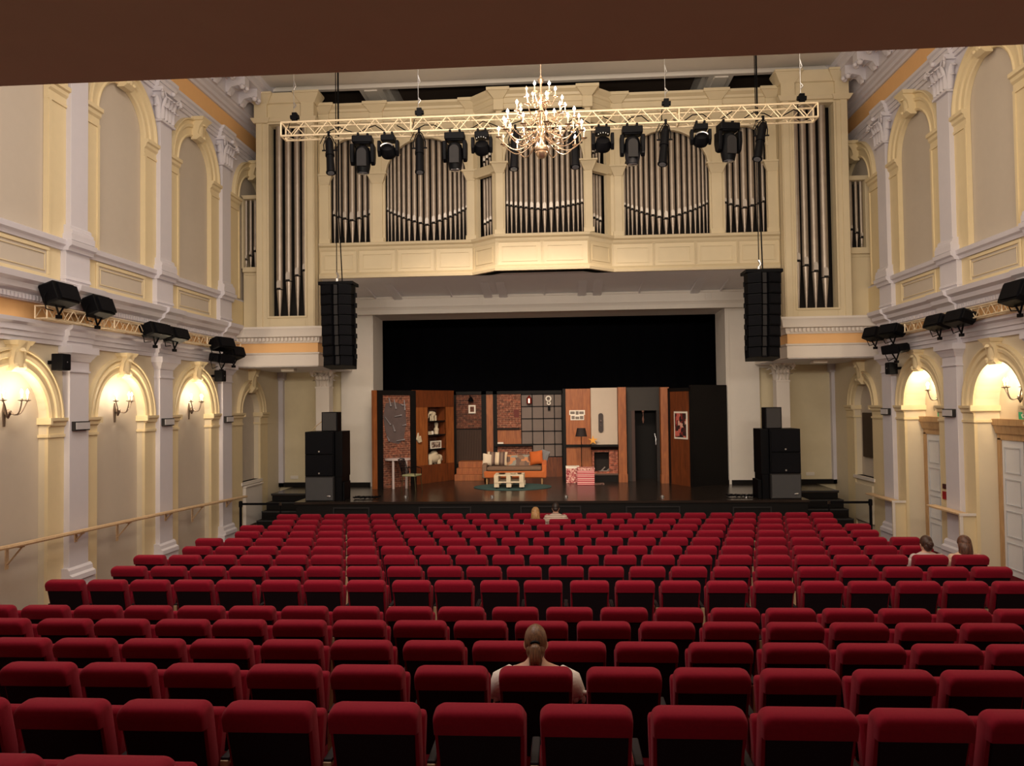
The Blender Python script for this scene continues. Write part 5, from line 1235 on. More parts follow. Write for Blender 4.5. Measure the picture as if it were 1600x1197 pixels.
def wash_head(px, pyt, pyb, rz, label, dots=False):
    x = PX(px, YTR, 230); h = P(px, pyt, YTR)[1]-P(px, pyb, YTR)[1]; zt_ = ZL-.08; s = h/.5
    o = empty('wash_light', (x, YTR, zt_), R(rz), label, 'stage light')
    m = MB(); m.cbox((0, 0, -.06*s), (.26*s, .22*s, .12*s)); m.build('base_box', M_BLK, o, local=True, bevel=.02)
    for sx in (-1, 1): m = MB(); m.cbox((sx*.08, 0, .03), (.05, .06, .12)); m.build('clamp', M_BLK, o, local=True, bevel=.01)
    for sx in (-1, 1):
        m = MB(); f = Fr((sx*.17*s, 0, 0), (0, 1, 0), (sx, 0, 0)); m.slab(f, [(-.07*s, -.1*s), (.07*s, -.1*s), (.08*s, -.3*s), (0, -.40*s), (-.08*s, -.3*s)], -.03*s, .03*s); m.build('yoke_arm', M_BLK, o, local=True, bevel=.012)
    m = MB(); m.lathe([(.06*s, .13*s), (.12*s, .10*s), (.145*s, 0), (.145*s, -.06*s), (.13*s, -.09*s)], (0, 0, 0), 20); hd = m.build('lamp_head', M_BLK, o, local=True); hd.location = (0, 0, -.3*s); hd.rotation_euler = (R(50), 0, 0)
    if dots:
        for k in range(5):
            a = R(40+25*k); m = MB(); m.ball((.11*s*math.cos(a), -.15*s, -.20*s+.07*s*math.sin(a)), .012*s, 6, 5); m.build('vent_slot', M_STEEL, o, local=True)
    else:
        m = MB(); m.tube([(.12*s*math.cos(R(a)), -.155*s, -.27*s+.08*s*math.sin(R(a))) for a in range(20, 165, 12)], .014*s); m.build('rim_highlight', M_STEEL, o, local=True)
    return o
def profile_spot(pxt, pyt, pxb, pyb, label, short=False):
    x0 = PX(pxt, YTR, pyt); z0 = ZL; x1, z1 = P(pxb, pyb, YTR)
    o = empty('profile_spotlight', (x0, YTR, z0-.1), 0, label, 'stage light')
    A = Vector((x0-(x1-x0)*.05, YTR+.02, z0-.08)); B = Vector((x1, YTR-.22, z1+.05)); t = (B-A).normalized(); L = (B-A).length
    m = MB(); m.cyl(A, A+t*L*.12, .05, .085, 14); m.cyl(A+t*L*.12, A+t*L*.45, .085, .085, 14); m.cyl(A+t*L*.45, A+t*L*.52, .095, .095, 14); m.build('lamp_body', M_BLK, o)
    m = MB(); m.cyl(A+t*L*.50, A+t*L*.97, .078, .088, 16); m.build('lens_tube', M_BLK, o)
    m = MB(); m.cyl(A+t*L*.97, A+t*L, .10, .10, 16); m.build('filter_frame', M_BLK, o)
    m = MB(); m.cyl(A+t*(L+.001), A+t*(L+.006), .07, .07, 16); m.build('lens', M_LENS, o)
    c = A+t*L*.35
    m = MB(); m.tube([c+Vector((-.12, 0, 0)), c+Vector((-.13, 0, .12)), Vector((x0-.06, YTR, z0-.06)), Vector((x0, YTR, z0-.02)), Vector((x0+.06, YTR, z0-.06)), c+Vector((.13, 0, .12)), c+Vector((.12, 0, 0))], .012); m.build('yoke', M_BLK, o)
    m = MB(); m.cyl(c+Vector((-.16, 0, 0)), c+Vector((.16, 0, 0)), .016); m.build('tilt_bolt', M_BLK, o)
    clamp(o, x0, YTR, z0+.03)
    m = MB(); m.tube([A, A+Vector((-.12, 0, .02)), A+Vector((-.2, .02, -.1)), A+Vector((-.1, .05, .12)), Vector((x0-.05, YTR+.1, z0+.1))], .008, 5); m.build('power_cable', M_BLK, o)
    return o
profile_spot(514, 212, 522, 279, 'black profile spotlight, leftmost fixture on the cream truss')
moving_head(567, 213, 272, 4, 'large black moving head, the leftmost of its kind on the truss')
wash_head(607, 209, 250, 0, 'small round wash light left on the truss, second pilaster', False)
profile_spot(655, 206, 659, 278, 'black profile spotlight hanging before the second organ arch from left')
moving_head(711, 209, 268, 0, 'large moving head just left of the chandelier')
wash_head(753, 206, 247, 0, 'small wash light nearest the chandelier on its left', True)
profile_spot(805, 204, 804, 273, 'profile spotlight behind the left half of the chandelier')
profile_spot(897, 200, 899, 270, 'profile spotlight behind the right half of the chandelier')
wash_head(942, 199, 242, 0, 'small wash light nearest the chandelier on its right', True)
moving_head(988, 198, 258, 0, 'large moving head at the left edge of the fourth organ arch')
profile_spot(1040, 195, 1033, 266, 'black profile spotlight in front of the fourth organ arch from left')
wash_head(1095, 193, 233, 0, 'small round wash light right on the truss, before the fourth pilaster', False)
moving_head(1138, 192, 252, 12, 'large black moving head, the rightmost of its kind on the truss')
profile_spot(1192, 189, 1179, 258, 'black profile spotlight, rightmost fixture on the cream truss')

# ------------------------------------------------------------------ line arrays
def line_array(px, pyt, pyb, sd):
    Y = 18.4; x, zt_ = P(px, pyt, Y); zb_ = P(px, pyb, Y)[1]; x2 = P(px+(4 if sd == 'left' else 4), pyb, Y)[0]
    sg = 1 if sd == 'left' else -1
    o = empty('line_array', (x, Y, zb_), 0, 'black hanging line array of eight loudspeakers, %s side of the stage' % sd, 'loudspeaker')
    n = 8; H_ = (zt_-.12-zb_)/n; hw = .43
    for k in range(n):
        q = k/(n-1.0); z1 = zt_-.10-H_*k; z0 = z1-H_+.012; ang = R(-1-7*q*q); yo = -.25*q*q*.6
        m = MB(); rot_ = Matrix.Rotation(ang, 3, 'X') @ Matrix.Identity(3); c = Vector((x, Y+yo*-1, (z0+z1)/2)); w0 = hw*(1-.05*q)
        pts = [(-w0, -.0), (-w0+.05, -.16), (-.09, -.26), (-.05, -.18), (.05, -.18), (.09, -.26), (w0-.05, -.16), (w0, 0), (w0-.08, .36), (-w0+.08, .36)]
        hh = (z1-z0)/2
        m.rings([[c+rot_ @ Vector((a, b, zz)) for a, b in pts] for zz in (-hh, hh)])
        cab = m.build('loudspeaker_cabinet', M_BLK, o, smooth=False, bevel=.008)
        for s2 in (-1, 1):
            m = MB(); P0 = [Vector((s2*(w0-.06), -.172, -hh*.8)), Vector((s2*.10, -.268, -hh*.8)), Vector((s2*.10, -.268, hh*.8)), Vector((s2*(w0-.06), -.172, hh*.8))]
            m.add([c+rot_ @ v for v in P0]+[c+rot_ @ (v+Vector((0, -.008, 0))) for v in P0], [(0,3,2,1),(4,5,6,7),(0,1,5,4),(1,2,6,5),(2,3,7,6),(3,0,4,7)]); m.build('grille', M_BLK2, cab, smooth=False)
        m = MB(); m.cbox(c+rot_ @ Vector((0, -.185, 0)), (.09, .012, hh*1.9)); m.build('waveguide', M_GREY, cab, smooth=False)
    m = MB(); m.box((x-hw, Y-.2, zt_-.10), (x+hw, Y+.36, zt_-.02)); m.build('flying_frame', M_BLK, o, smooth=False, bevel=.01)
    for k in range(n-1):
        m = MB(); z1 = zt_-.10-H_*(k+1); m.box((x+sg*hw-.01, Y-.02, z1-.05), (x+sg*hw+.035, Y+.05, z1+.06)); m.build('rigging_plate', M_BLK, o, smooth=False)
    m = MB(); m.tube([(x-.05, Y+.1, zt_-.02), (x-.05, Y+.1, zt_+.09)], .045, 8); m.tube([(x-.05, Y+.1, zt_+.05), (x-.01, Y+.1, zt_+.15), (x-.05, Y+.1, zt_+.24)], .03, 6); m.build('hook', M_STEEL, o)
    m = MB(); m.cyl((x-.05, Y+.1, zt_+.2), (x-.05, Y+.1, 12.298), .011); m.cyl((x-.0, Y+.14, zt_+1.6), (x-.0, Y+.14, 12.298), .02)
    m.tube([(x, Y+.14, zt_+1.6), (x+.03, Y+.15, zt_+1.0), (x+.06, Y+.2, zt_-.0)], .016); m.build('suspension_cable', M_BLK, o)
line_array(527.5, 440, 575, 'left'); line_array(1191, 421, 562, 'right')

# ------------------------------------------------------------------ loudspeaker stacks on the stage corners
def stack(sd):
    sg = 1 if sd == 'left' else -1; Y = APY+.16
    if sd == 'left': xs = (476, 521, 534); ys = (675, 711, 745, 780); tp = (502, 527, 644, 675); sm = (521, 541, 753, 776)
    else: xs = (1252, 1204, 1190); ys = (670, 707, 740, 777); tp = (1196, 1222, 636.5, 668); sm = (1182, 1203, 749, 774)
    x0, x1 = PX(xs[0], Y, 720), PX(xs[1], Y, 720); xa, xb = min(x0, x1), max(x0, x1)
    zs_ = [P(xs[0], y, Y)[1] for y in ys]; zs_[3] = STZ
    names = ['upper black loudspeaker cabinet', 'middle black loudspeaker cabinet', 'dark grey bass cabinet at the bottom']
    dep = .85
    for k in range(3):
        z1, z0 = zs_[k]-.0, zs_[k+1]+.003
        o = empty('loudspeaker', ((xa+xb)/2, Y+dep/2, z0), 0, '%s of the %s stage corner stack' % (names[k], sd), 'loudspeaker')
        m = MB(); m.box((xa, Y+.03, z0), (xb, Y+dep, z1)); m.build('cabinet', M_BLK if k < 2 else M_GREY, o, smooth=False, bevel=.008)
        m = MB(); m.box((xa+.025, Y, z0+.025), (xb-.025, Y+.03, z1-.03)); m.build('grille', M_BLK2 if k < 2 else mat('grey_grille', (.05, .05, .055, 1), .7, var=.1, bump=.4, bscale=300), o, smooth=False)
        if k < 2: m = MB(); m.lathe([(.0, 0), (.022, .0), (.022, .008), (0, .008)], (0, 0, 0), 14); b_ = m.build('round_badge', M_STEEL, o, local=True); b_.rotation_euler = (R(90), 0, 0); b_.location = (0, -dep/2-.0, .08)
        else:
            m = MB(); m.ball((xb-.13 if sd == 'left' else xb-.13, Y-.006, z0+.12), (.05, .006, .022), 12, 8); m.build('oval_badge', M_STEEL, o)
    # taller black cabinet beside / behind
    x2 = PX(xs[2], Y+.25, 700); xl, xr = (xb+.004, max(x2, xb+.2)) if sd == 'left' else (min(x2, xa-.2), xa-.004)
    m = MB(); m.box((xl, Y+.12, STZ+.60), (xr, Y+dep, zs_[0])); o = tag(m.build('loudspeaker_side_case', M_BLK, smooth=False, bevel=.006), 'narrow tall black case against the %s loudspeaker stack' % sd, 'case')
    m = MB(); m.box((xl+.02, Y+.12, STZ+.003), (xr-.02, Y+dep, STZ+.598)); tag(m.build('case_plinth', M_BLK, smooth=False), 'black box under the narrow case of the %s stack' % sd, 'case')
    Y2 = Y+.25
    a, b_ = PX(tp[0], Y2, 660), PX(tp[1], Y2, 660); z1 = P(tp[0], tp[2], Y2)[1]; z0 = zs_[0]+.003
    o = empty('small_loudspeaker', ((a+b_)/2, Y2+.2, z0), 0, 'small black loudspeaker on top of the %s stack' % sd, 'loudspeaker')
    m = MB(); m.box((a, Y2+.02, z0), (b_, Y2+.38, z1)); m.build('cabinet', M_BLK, o, smooth=False, bevel=.008)
    m = MB(); m.box((a+.03, Y2, z0+.02), (b_-.03, Y2+.02, z1-.02)); m.build('grille', mat('grille_charcoal', (.03, .028, .03, 1), .7), o, smooth=False)
    if sd == 'left': m = MB(); m.tube([(a+.02, Y2+.1, z0+.28), (a-.15, Y2+.1, z0+.15), (a-.28, Y2+.1, z0+.02)], .01); m.build('cable', M_ARMW, o)
    a, b_ = PX(sm[0], Y2, 760), PX(sm[1], Y2, 760); z1 = P(sm[0], sm[2], Y2)[1]
    if sd == 'left': a = max(a, xr+.005)
    else: b_ = min(b_, xl-.005)
    m = MB(); m.box((a, Y2-.15, STZ+.003), (b_, Y2+.4, z1)); o = tag(m.build('monitor_wedge', M_BLK, smooth=False, bevel=.008), 'low black box beside the %s loudspeaker stack' % sd, 'loudspeaker')
    m = MB()
    bx_ = b_+.05 if sd == 'left' else a-.75
    for k in range(4): m.tube([(bx_+.1+.7*i/14+.02*math.sin(k*5+i), Y2+.25+.14*math.sin(i*1.1+k*1.9), STZ+.03+.02*abs(math.sin(i*2.3+k))) for i in range(14)], .018, 5)
    tag(m.build('cable_pile', M_BLK), 'tangle of black cable on the stage floor beside the %s stack' % sd, 'cable')
stack('left'); stack('right')

# ------------------------------------------------------------------ wall trusses with floodlights
def wall_rig(sd, fr):
    L = sd == 'left'
    u0, u1 = (11.85, 19.35) if L else (11.85, 19.35)
    A = fr(u0, 5.10, .26); B = fr(u1, 5.10, .26)
    o = truss_run('wall_truss', A, B, .20, 'cream box truss lying along the %s wall ledge' % sd, 22, r=.016)
def flood(fr, c, yaw, tilt, w_, h_, d_, label, legs=True, up_=1):
    """rectangular theatre floodlight; c = centre"""
    o = empty('floodlight', c, yaw, label, 'stage light')
    b = MB(); b.rings([[Vector((x*w_/2, y*d_/2, z*h_/2)) for x, z in ((-.92, -1), (.8, -1), (1, -.55), (1, .6), (.8, 1), (-.92, 1), (-1, .8), (-1, -.8))] for y in (-1, 1)])
    h = b.build('housing', M_BLK, o, local=True, smooth=False, bevel=.01); h.rotation_euler = (tilt, 0, 0)
    b = MB(); b.cbox((w_*.05, -d_/2-.012, 0), (w_*.8, .03, h_*.78)); g = b.build('front_frame', M_BLK2, h, local=True, smooth=False)
    for k in range(4): b = MB(); b.cbox((-w_*.3+w_*.2*k, d_/2+.012, 0), (.02, .024, h_*.8)); b.build('cooling_fin', M_BLK, h, local=True, smooth=False)
    b = MB(); b.tube([(-.12, 0, -h_/2+.02), (0, .02, -h_/2-.16), (.12, 0, -h_/2+.02)], .018, 6); b.cbox((0, .02, -h_/2-.19), (.09, .06, .06)); b.build('bracket', M_BLK, o, local=True)
    b = MB(); b.tube([(-w_/2, .02, 0), (-w_/2-.06, .02, -.1), (-w_/2+.02, .04, -.26), (-.1, .05, -h_/2-.1)], .01, 5); b.build('power_cable', M_BLK, o, local=True)
    return o
wall_rig('left', FL); wall_rig('right', FRT)
def onwall(fr, X, px, py, d): 
    xx = X+d if X < 0 else X-d; y, z = W(px, py, xx); return Vector((xx, y, z))
M_SPECS = [('left', 94, 461, .62, .34, 'upper left wall floodlight, nearest to the viewer on the left wall', 0),
           ('left', 154, 480, .56, .34, 'second floodlight from the viewer on the left wall truss', 0),
           ('left', 244, 517, .78, .26, 'third floodlight on the left wall, nearer lamp of the touching pair', 1),
           ('left', 274, 524, .70, .26, 'fourth floodlight on the left wall, farther lamp of the touching pair', 1),
           ('left', 347, 538, .62, .28, 'upper lamp in the cluster at the far end of the left truss', 2),
           ('left', 366, 552, .50, .28, 'rightmost lamp in the cluster at the far end of the left truss', 2),
           ('left', 347, 560, .62, .20, 'lamp slung below the far end of the left truss', 3),
           ('right', 1591, 458, .62, .36, 'nearest floodlight on the right wall, cut by the picture edge', 0),
           ('right', 1500, 497, .72, .26, 'nearer lamp of the touching pair on the right wall', 1),
           ('right', 1466, 504, .70, .26, 'farther lamp of the touching pair on the right wall', 1),
           ('right', 1394, 517, .62, .26, 'upper lamp in the cluster at the far end of the right truss', 2),
           ('right', 1366, 522, .52, .28, 'leftmost lamp in the cluster at the far end of the right truss', 2),
           ('right', 1399, 545, .62, .20, 'lamp slung below the far end of the right truss', 3)]
for sd, px, py, w_, h_, lab, kind in M_SPECS:
    X = XL if sd == 'left' else XR; d = .42 if kind < 2 else .50
    c = onwall(None, X, px, py, d); sg = 1 if sd == 'left' else -1
    yaw = sg*R(90) if kind < 2 else sg*R(75)
    flood(None, c, yaw, R(-20 if kind < 3 else 10), w_, h_, .26, lab)
# small wall loudspeakers by the pilasters
for sd, px, py, lab in (('left', 95.5, 566, 'small black wall loudspeaker beside the nearest left pilaster'), ('left', 344, 587.5, 'small black wall loudspeaker beside the far left pilaster'), ('right', 1393, 575.5, 'small black wall loudspeaker on the right far pilaster')):
    X = XL if sd == 'left' else XR; c = onwall(None, X, px, py, .22); sg = 1 if sd == 'left' else -1
    o = empty('wall_loudspeaker', c, sg*R(90), lab, 'loudspeaker'); m = MB(); m.cbox((0, 0, 0), (.22, .2, .28)); m.build('cabinet', M_BLK, o, local=True, smooth=False, bevel=.012)
    m = MB(); m.cbox((0, -.105, 0), (.18, .012, .24)); m.build('grille', M_BLK2, o, local=True, smooth=False)
    m = MB(); m.cbox((0, .16, 0), (.05, .12, .06)); m.build('bracket', M_BLK, o, local=True, smooth=False)
    m = MB(); m.ball((0, -.112, .0), (.012, .005, .012), 8, 6); m.build('badge', M_STEEL, o, local=True)
# emergency light boxes on the pilasters
for sd, pu, px, py, lab in (('left', 13.05, 125, 664, 'white emergency light box on the nearest left pilaster'), ('left', 16.05, 262, 657, 'white emergency light box on the middle left pilaster'), ('left', 19.08, 355, 651, 'white emergency light box on the farthest left pilaster'),
                    ('right', 19.08, 1385, 641, 'white emergency light box on the farther right pilaster'), ('right', 16.05, 1487, 643, 'white emergency light box on the nearer right pilaster')):
    fr = FL if sd == 'left' else FRT; z = 3.23; o = empty('emergency_light', fr(pu-.02, z-.08, .13), 0, lab, 'light box')
    m = MB(); m.fbox(fr, pu-.22, pu+.2, z-.08, z+.08, .131, .20); m.build('back_box', M_GREY, o, smooth=False, bevel=.006)
    m = MB(); m.fbox(fr, pu-.20, pu+.18, z-.06, z+.06, .20, .212); m.build('diffuser', mat('diffuser_white', (.55, .53, .55, 1), .4), o, smooth=False)
# ------------------------------------------------------------------ wall sconces
def sconce(fr, u, z, dep, lab, pw=16):
    o = empty('wall_sconce', fr(u, z-.3, -dep), 0, lab, 'wall lamp')
    m = MB(); m.slab(fr, [(u-.015, z-.36), (u+.015, z-.36), (u+.035, z-.12), (u, z+.02), (u-.035, z-.12)], -dep, -dep+.025); m.ball(fr(u, z-.14, -dep+.08), (.055, .055, .055), 12, 8); m.lathe([(.0, -.24), (.02, -.22), (.035, -.17), (.012, -.12)], fr(u, z, -dep+.08), 10); m.build('back_plate', M_PEWTER, o)
    for du, dd in ((-.27, .12), (0, .22), (.27, .12)):
        m = MB(); pts = []
        for i in range(13):
            q = i/12.0; pts.append(fr(u+du*q, z-.10-.075*math.sin(pi*q*1.35)+.07*max(0, q-.6)/.4, -dep+.08+dd*math.sin(q*pi/2)))
        m.tube(pts, .011, 6); e = pts[-1]
        a = m.build('arm', M_PEWTER, o)
        m = MB(); m.lathe([(.012, 0), (.05, .012), (.055, .022), (.02, .022), (.016, .05)], e, 14); m.build('drip_pan', M_PEWTER, a)
        m = MB(); m.cyl(e+Vector((0, 0, .03)), e+Vector((0, 0, .115)), .013, n=10); m.build('candle', M_CANDLE, a)
        m = MB(); m.lathe([(.006, .115), (.02, .135), (.019, .155), (.008, .185), (.001, .20)], e, 12); m.build('bulb', M_BULB, a)
        point('sconce_bulb_light', e+Vector((0, 0, .16))+fr.n*.04, pw, (1.0, .80, .54), .03)
for u, lab in ((11.55, 'three-armed brass sconce in the nearest left niche, cut by the frame'), (14.55, 'three-armed brass sconce in the second left niche'), (17.565, 'three-armed brass sconce in the third left niche')):
    sconce(FL, u, 3.62, .14, lab, 11)
for u, lab in ((17.565, 'three-armed brass sconce above the farther right doorway'), (14.55, 'three-armed brass sconce above the nearer right doorway')):
    sconce(FRT, u, 3.66, .45, lab, 13)
# ------------------------------------------------------------------ right wall: doors, rails, signs
for i, u in enumerate((17.565, 14.55)):
    d = -.45; zf = zfl(u)+.02; f = FRT
    dr = struct(empty('door_%d' % (i+1), f(u, zf, d), 0), 'white panelled double door in the right wall')
    m = MB(); m.fbox(f, u-.82, u+.82, 3.00, 3.12, d, d+.16); m.frus(f, u-.80, u+.80, 2.84, 3.02, d, d+.10, .04); m.fbox(f, u-.80, u+.80, 2.72, 2.84, d, d+.07); m.build('lintel', M_DFRAME, dr, smooth=False)
    for sg in (-1, 1): m = MB(); m.fbox(f, min(u+sg*.81, u+sg*.69), max(u+sg*.81, u+sg*.69), zf, 2.75, d, d+.07); m.build('door_frame', M_DFRAME, dr, smooth=False)
    for sg in (-1, 1):
        a, b = (u-.69, u-.03) if sg < 0 else (u+.02, u+.69)
        m = MB(); m.fbox(f, a, b, zf, 2.72, d, d+.045); lf = m.build('door_leaf', M_DOOR, dr, smooth=False)
        m = MB(); n = 4; hh = (2.72-zf-.15)/n
        for k in range(n):
            z0 = zf+.12+hh*k; z1 = z0+hh-.10
            m.rectframe(f, a+.08, b-.08, z0, z1, .025, d+.044, d+.058)
        m.build('panel_moulding', mat('door_panel_shadow', (.52, .54, .58, 1), .5), lf, smooth=False)
    m = MB(); m.fbox(f, u-.03, u+.02, zf, 2.72, d, d+.02); m.build('door_gap', mat('door_gap_brown', rgb(70, 40, 34), .8), dr, smooth=False)
    m = MB(); m.fbox(f, u-.13, u-.05, 1.30+.1*(1-i), 1.42+.1*(1-i), d+.045, d+.10); m.cyl(f(u-.09, 1.36+.1*(1-i), d+.08), f(u-.28, 1.34+.1*(1-i), d+.12), .014, n=8); m.build('door_handle', M_STEEL, dr, ang=30)
    o = empty('exit_sign', f(u, 3.13, d+.1), 0, 'small green and white exit sign standing on the %s door lintel' % ('farther', 'nearer')[i], 'sign')
    m = MB(); m.fbox(f, u-.32, u-.02, 3.125, 3.37, d+.10, d+.13); m.build('panel', mat('exit_green', rgb(40, 130, 80), .4, emit=(.05, .5, .2), estr=.25), o, smooth=False)
    m = MB()
    m.cbox(f(u-.17, 3.30, d+.133), (.01, .03, .03)); m.cbox(f(u-.17, 3.24, d+.133), (.01, .03, .08), Matrix.Rotation(R(15), 3, 'X')); m.cbox(f(u-.14, 3.18, d+.133), (.01, .02, .08), Matrix.Rotation(R(-35), 3, 'X')); m.cbox(f(u-.2, 3.18, d+.133), (.01, .02, .08), Matrix.Rotation(R(40), 3, 'X')); m.cbox(f(u-.27, 3.24, d+.133), (.01, .05, .18))
    m.build('running_figure', M_PAPER, o, smooth=False)
    m = MB(); m.fbox(f, u-.72, u+.72, zf-.3, zf+.01, d-.02, .02); m.build('threshold', M_CARPET, dr, smooth=False)
# dark recess board in the right alcove
z0 = P(1360, 715, 20.5)[1]
m = MB(); u0 = W(1371, 680, XR+.13)[0]; u1 = W(1349.5, 680, XR+.13)[0]; zt_ = W(1360, 645, XR+.13)[1]; zb_ = W(1360, 715, XR+.13)[1]
m.fbox(FRT, u0, u1, zb_, zt_, -.155, -.10); o = tag(m.build('notice_board', mat('dark_board', rgb(50, 32, 22), .6, var=.25), smooth=False, bevel=.006), 'dark brown board hung in the right wall alcove', 'board')
# red alarm signs on the nearer right pilaster side
for py, h_, lab in ((760, .10, 'small dark call point above the red fire sign'), (774, .16, 'small red fire sign on the right wall')):
    y, z = W(1477, py, XR-.03); m = MB(); m.fbox(FRT, y-.07, y+.07, z-h_/2, z+h_/2, .031, .055); tag(m.build('fire_sign', mat('sign_red_%d' % py, rgb(150, 30, 34) if py > 765 else rgb(70, 30, 28), .5), smooth=False), lab, 'sign')
# electrical outlets
for px, py, sd in ((460, 746, 'left'), (1266, 740.5, 'right')):
    x, z = P(px, py, YP-.01); m = MB(); m.fbox(front(YP), x-.12, x+.12, z-.05, z+.05, .001, .02); tag(m.build('wall_socket', M_PAPER, smooth=False, bevel=.004), 'white double wall socket in the %s stage alcove' % sd, 'socket')
# small junction boxes under the side balconies
for px, py, sd in ((449, 577, 'left'), (1282, 566, 'right')):
    x, z = P(px, py, 20.6); m = MB(); m.box((x-.18, 20.6, 4.50), (x+.18, 20.85, 4.575)); tag(m.build('ceiling_luminaire', M_PAPER, smooth=False, bevel=.006), 'flat white luminaire under the %s side balcony' % sd, 'light')
# radiator cover left alcove
m = MB(); m.fbox(FL, 20.28, 21.42, .32, 1.36, .005, .10); m.fbox(FL, 20.26, 21.44, 1.36, 1.40, .005, .13)
tag(m.build('radiator_cover', M_WHT, smooth=False, bevel=.008), 'white boxed radiator cover under the left alcove niche', 'radiator')
m = MB(); m.fbox(FRT, 20.28, 21.42, .32, 1.30, .005, .06)
tag(m.build('radiator_cover', M_FLD, smooth=False, bevel=.008), 'cream radiator cover under the right alcove niche', 'radiator')
# handrail on the left wall
o = empty('handrail', FL(15, 1.3, .2), 0, 'long pale wooden handrail on white brackets along the left wall', 'handrail')
rp = [(9.6, 1.53), (11.16, 1.45), (14, 1.37), (16.9, 1.28), (19.9, 1.17)]
m = MB(); m.rings([[FL(u, z+dz, dd) for dd, dz in ((.22, -.025), (.30, -.025), (.31, .0), (.30, .03), (.22, .03), (.21, 0))] for u, z in rp]); m.build('rail', M_RAIL, o, ang=40)
def rz_(u):
    for (a, za), (b, zb) in zip(rp, rp[1:]):
        if a <= u <= b: return za+(zb-za)*(u-a)/(b-a)
for u, big in ((11.45, 1), (12.95, 0), (14.42, 1), (16.0, 0), (17.45, 1), (19.0, 0)):
    z = rz_(u)-.03; d0 = .0 if big else .13
    m = MB(); m.fbox(FL, u-.03, u+.03, z-.02, z, d0, .28); m.tube([FL(u, z-.02, .25), FL(u, z-(.28 if big else .12), d0+.02)], .013, 6); m.fbox(FL, u-.035, u+.035, z-(.36 if big else .16), z, d0, d0+.015)
    m.build('rail_bracket', M_RAIL, o, ang=40)
# short tray rails on the right wall piers
for i, (u0, u1, z) in enumerate(((18.45, 20.0, 1.17), (15.42, 16.75, 1.30))):
    o = empty('side_barrier', FRT((u0+u1)/2, zfl(u0), .2), 0, 'cream panelled barrier with wooden top beside the %s right doorway' % ('farther', 'nearer')[i], 'barrier')
    m = MB(); m.fbox(FRT, u0-.02, u1, z-.04, z, .14, .34); m.build('top_rail', M_RAIL, o, smooth=False, bevel=.008)
    m = MB(); m.fbox(FRT, u0, u0+.05, zfl(u0), z-.04, .0, .32); m.build('end_panel', M_YEL, o, smooth=False, bevel=.006)
    m = MB(); m.fbox(FRT, u0-.03, u0, z-.05, z+.0, .0, .34); m.fbox(FRT, u0-.02, u0, zfl(u0), z-.05, .27, .33); m.build('end_trim', M_WHT, o, smooth=False)

# ------------------------------------------------------------------ chandelier
CYc = 14.2; chx, chz = P(846, 200, CYc)
ch = empty('chandelier', (chx, CYc, P(846, 247, CYc)[1]), 0, 'large brass candle chandelier with lit bulbs hanging before the organ', 'chandelier')
zb = P(846, 247, CYc)[1]; ztp = P(846, 118, CYc)[1]; HH = ztp-zb
m = MB(); m.lathe([(0, 0), (.05, .0), (.09, .03), (.115, .09), (.10, .12), (.12, .135), (.13, .19), (.12, .22), (.05, .24), (.035, .30), (.045, .45), (.08, .52), (.085, .58), (.04, .64), (.03, .74), (.055, .82), (.06, .88), (.03, .95), (.025, 1.05), (.05, 1.12), (.04, 1.2), (.02, 1.25), (.02, HH-.16), (.05, HH-.12), (.06, HH-.08), (.02, HH-.04), (.015, HH)], (chx, CYc, zb), 20)
m.build('baluster_stem', M_BRASS, ch)
m = MB(); m.cyl((chx, CYc, ztp), (chx, CYc, 12.298), .006, n=6)
for k in range(6): z = ztp+.02+.05*k; m.tube([(chx-.012, CYc, z), (chx+.012, CYc, z+.03), (chx-.012, CYc, z+.05)], .006, 5)
m.build('suspension_chain', M_BRASS, ch)
def tier(n, r, za, ze, drop, off, lit, pan=.055):
    for k in range(n):
        a = 2*pi*(k+off)/n; dx, dy = math.cos(a), math.sin(a); pts = []
        for i in range(15):
            q = i/14.0; rr = .06+(r-.06)*(q**.85); zz = za+(ze-za)*q**2-drop*math.sin(pi*min(1, q*1.02))+.0
            pts.append(Vector((chx+dx*rr, CYc+dy*rr, zz)))
        e = pts[-1]
        m = MB(); m.tube(pts, .0095, 6)
        c = Vector((chx+dx*r*.45, CYc+dy*r*.45, za-drop*.55)); m.tube([c+Vector((dx*.05*math.cos(t_), dy*.05*math.cos(t_), .05*math.sin(t_)))*1.0 for t_ in [j*.6 for j in range(9)]], .007, 5)
        arm = m.build('candle_arm', M_BRASS, ch)
        m = MB(); m.lathe([(.010, -.02), (.02, .0), (pan, .012), (pan+.004, .022), (.02, .022), (.017, .06), (.014, .06)], e, 14); m.build('drip_pan', M_BRASS, arm)
        m = MB(); m.cyl(e+Vector((0, 0, .05)), e+Vector((0, 0, .135)), .0115, n=8); m.build('candle', M_CANDLE, arm)
        m = MB(); m.lathe([(.005, .135), (.024, .158), (.026, .175), (.010, .205), (.001, .222)], e, 12)
        m.build('bulb', M_BULB if lit(k) else M_CANDLE, arm)
HS = HH
tier(12, .80, zb+.40, zb+.37, .24, .25, lambda k: k not in (5, ))
tier(12, .70, zb+.55, zb+.60, .20, .0, lambda k: k not in (1, 8))
tier(8, .46, zb+.80, zb+.86, .13, .3, lambda k: k != 2)
tier(6, .27, zb+1.08, zb+1.14, .10, .1, lambda k: k != 3)
for dx, dy, dz, pw in ((.6, -.5, .62, 22), (-.6, -.5, .62, 22), (.6, .5, .62, 22), (-.6, .5, .62, 22), (.0, -.3, 1.0, 14), (0, .3, 1.35, 14)):
    point('chandelier_bulb_light', (chx+dx, CYc+dy, zb+dz), pw, (1.0, .80, .60), .06)
